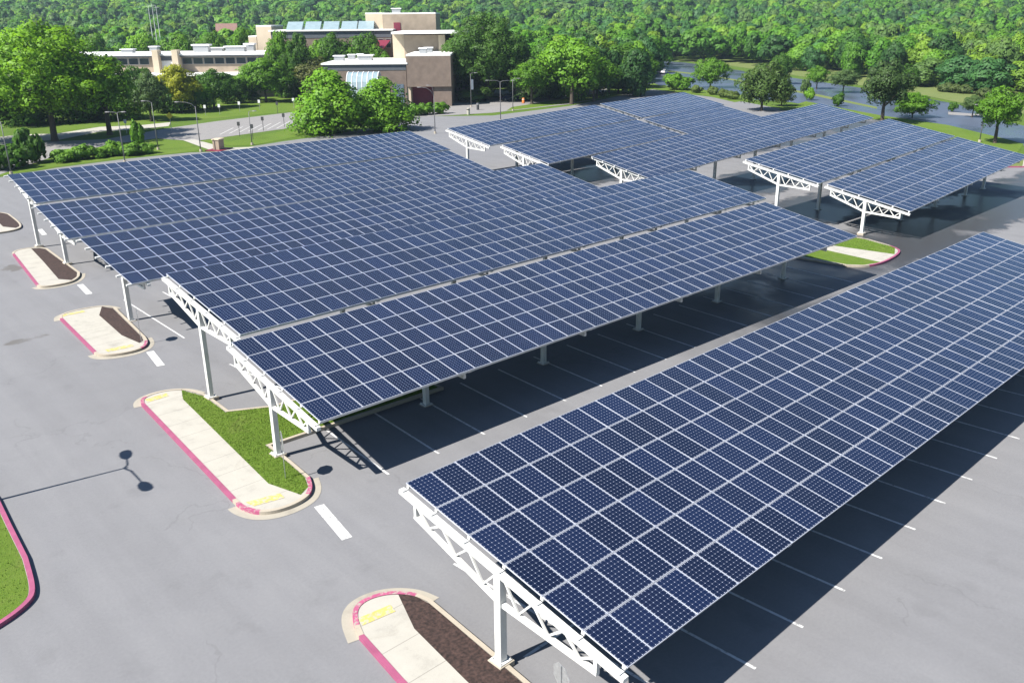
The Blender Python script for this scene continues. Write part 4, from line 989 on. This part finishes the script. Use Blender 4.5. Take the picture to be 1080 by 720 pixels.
for k, (px, py) in enumerate(((996, 97), (1007, 98), (1018, 99), (1038, 103), (1066, 112))):
    shrub(['first low bush in the rough meadow', 'second low bush in the rough meadow', 'third low bush in the rough meadow', 'bush in the rough meadow above the slim tree', 'bush in the rough meadow above the single lawn tree'][k], px, py, 5.0, 2.0, (.09, .13, .04))

# the wood that closes the view: nearest trees one by one, the rest as one mass
EDGE_X = [-400, 60, 110, 288, 300, 478, 490, 560, 600, 684, 700, 760, 860, 960, 1040, 1120, 1500]
EDGE_D = [300, 300, 285, 285, 275, 275, 212, 206, 206, 222, 405, 372, 300, 246, 216, 205, 185]
g = np.random.default_rng(5)
cand = []
step = 8.6
for f in np.arange(150, 1500, step):
    if f > 700 and (f/step) % 2 > 1: continue
    half = f*.66+30
    st_ = step*(1.0 if f < 500 else 1.25 if f < 900 else 1.7)
    for r_ in np.arange(-half, half, st_):
        ff, rr = f+g.uniform(-.45, .45)*step, r_+g.uniform(-.45, .45)*st_
        x, y = ff*FWD[0]+rr*RGT[0], ff*FWD[1]+rr*RGT[1]
        px = 540+CAM_F*rr/ff*1.0/math.cos(CAM_PITCH)*1.0
        px = to_px((x, y, 0))[0]
        e = np.interp(px, EDGE_X, EDGE_D)
        if ff < e+g.uniform(0, 8): continue
        cand.append((ff, rr, x, y, px))
cand.sort(key=lambda c: c[0]-np.interp(c[4], EDGE_X, EDGE_D)*.9)
WOOD_COL = [(.086, .215, .020), (.120, .265, .024), (.058, .155, .020), (.145, .260, .026), (.040, .108, .026), (.100, .185, .045), (.080, .220, .018), (.052, .145, .042)]
solo, rest = [], []
for c in cand:
    inframe = -30 < c[4] < 1110 and c[0] < 330
    (solo if inframe and len(solo) < 270 else rest).append(c)
for ff, rr, x, y, px in solo:
    e = np.interp(px, EDGE_X, EDGE_D); edge = ff < e+14
    h = g.uniform(10, 16.5) if px > 690 else g.uniform(11, 16.5)
    if edge and px > 690: h *= .80
    t = tree('leafy green tree in the dense wood that closes the view', x, y, h, g.uniform(4.4, 7.8), WOOD_COL[int(g.integers(len(WOOD_COL)))], MIDC, 'trees of the dense wood', base=-.09 if edge else 0.0, gz=hill(x, y), name='wood_tree')
LOD = [[crown_arrays(s, 13, n_, l_, asp=2.1, rsc=1.1) for s in (51, 52, 53, 54, 55)] for n_, l_ in ((2000, .145), (800, .21), (330, .29))]
Vs, Ls, Ts, Ns = [], [], [], []
for ff, rr, x, y, px in rest:
    lv = 0 if ff < 420 else 1 if ff < 750 else 2
    V, lf, lm = LOD[lv][int(g.integers(5))]
    a = g.uniform(0, 6.283); ca, sa = math.cos(a), math.sin(a); r_ = g.uniform(4.6, 8.0)*(1.0 if ff < 700 else 1.35); h = g.uniform(9.5, 18)
    Q = np.empty_like(V); Q[..., 0] = (V[..., 0]*ca-V[..., 1]*sa)*r_+x; Q[..., 1] = (V[..., 0]*sa+V[..., 1]*ca)*r_+y; Q[..., 2] = V[..., 2]*h*.92+h*.06+hill(x, y)
    q_ = np.empty_like(lm); q_[:, 0] = lm[:, 0]*ca-lm[:, 1]*sa; q_[:, 1] = lm[:, 0]*sa+lm[:, 1]*ca; q_[:, 2] = lm[:, 2]; Ns.append(q_)
    Vs.append(Q); Ls.append(lf); col = np.array(WOOD_COL[int(g.integers(len(WOOD_COL)))])*g.uniform(.85, 1.15)
    Ts.append(np.tile(np.array([*col, 1.0]), (len(V), 1)))
o = link('wood', quads_mesh('wood', np.concatenate(Vs), np.concatenate(Ls), np.concatenate(Ns), M['forest'], np.concatenate(Ts)))
o['kind'] = 'stuff'; o['label'] = 'far green wood rising to the horizon'; o['category'] = 'wood'
print('wood quads', sum(len(v) for v in Vs), 'solo', len(solo), 'rest', len(rest))

# ------------------------------------------------------------------ haze
mt = bpy.data.materials.new('haze'); mt.use_nodes = True; nt = mt.node_tree; nt.nodes.clear()
out = nt.nodes.new('ShaderNodeOutputMaterial'); pv = nt.nodes.new('ShaderNodeVolumePrincipled')
pv.inputs['Color'].default_value = (.62, .80, 1.0, 1); pv.inputs['Density'].default_value = .00016; pv.inputs['Anisotropy'].default_value = .2
nt.links.new(pv.outputs[0], out.inputs['Volume'])
HZ = 1650
mb = MB(); mb.box2((-HZ, -HZ, -1.1), (HZ, HZ, 135)); o = mb.build('haze', mt); o['kind'] = 'stuff'; o['label'] = 'thin blue haze over the far wood'
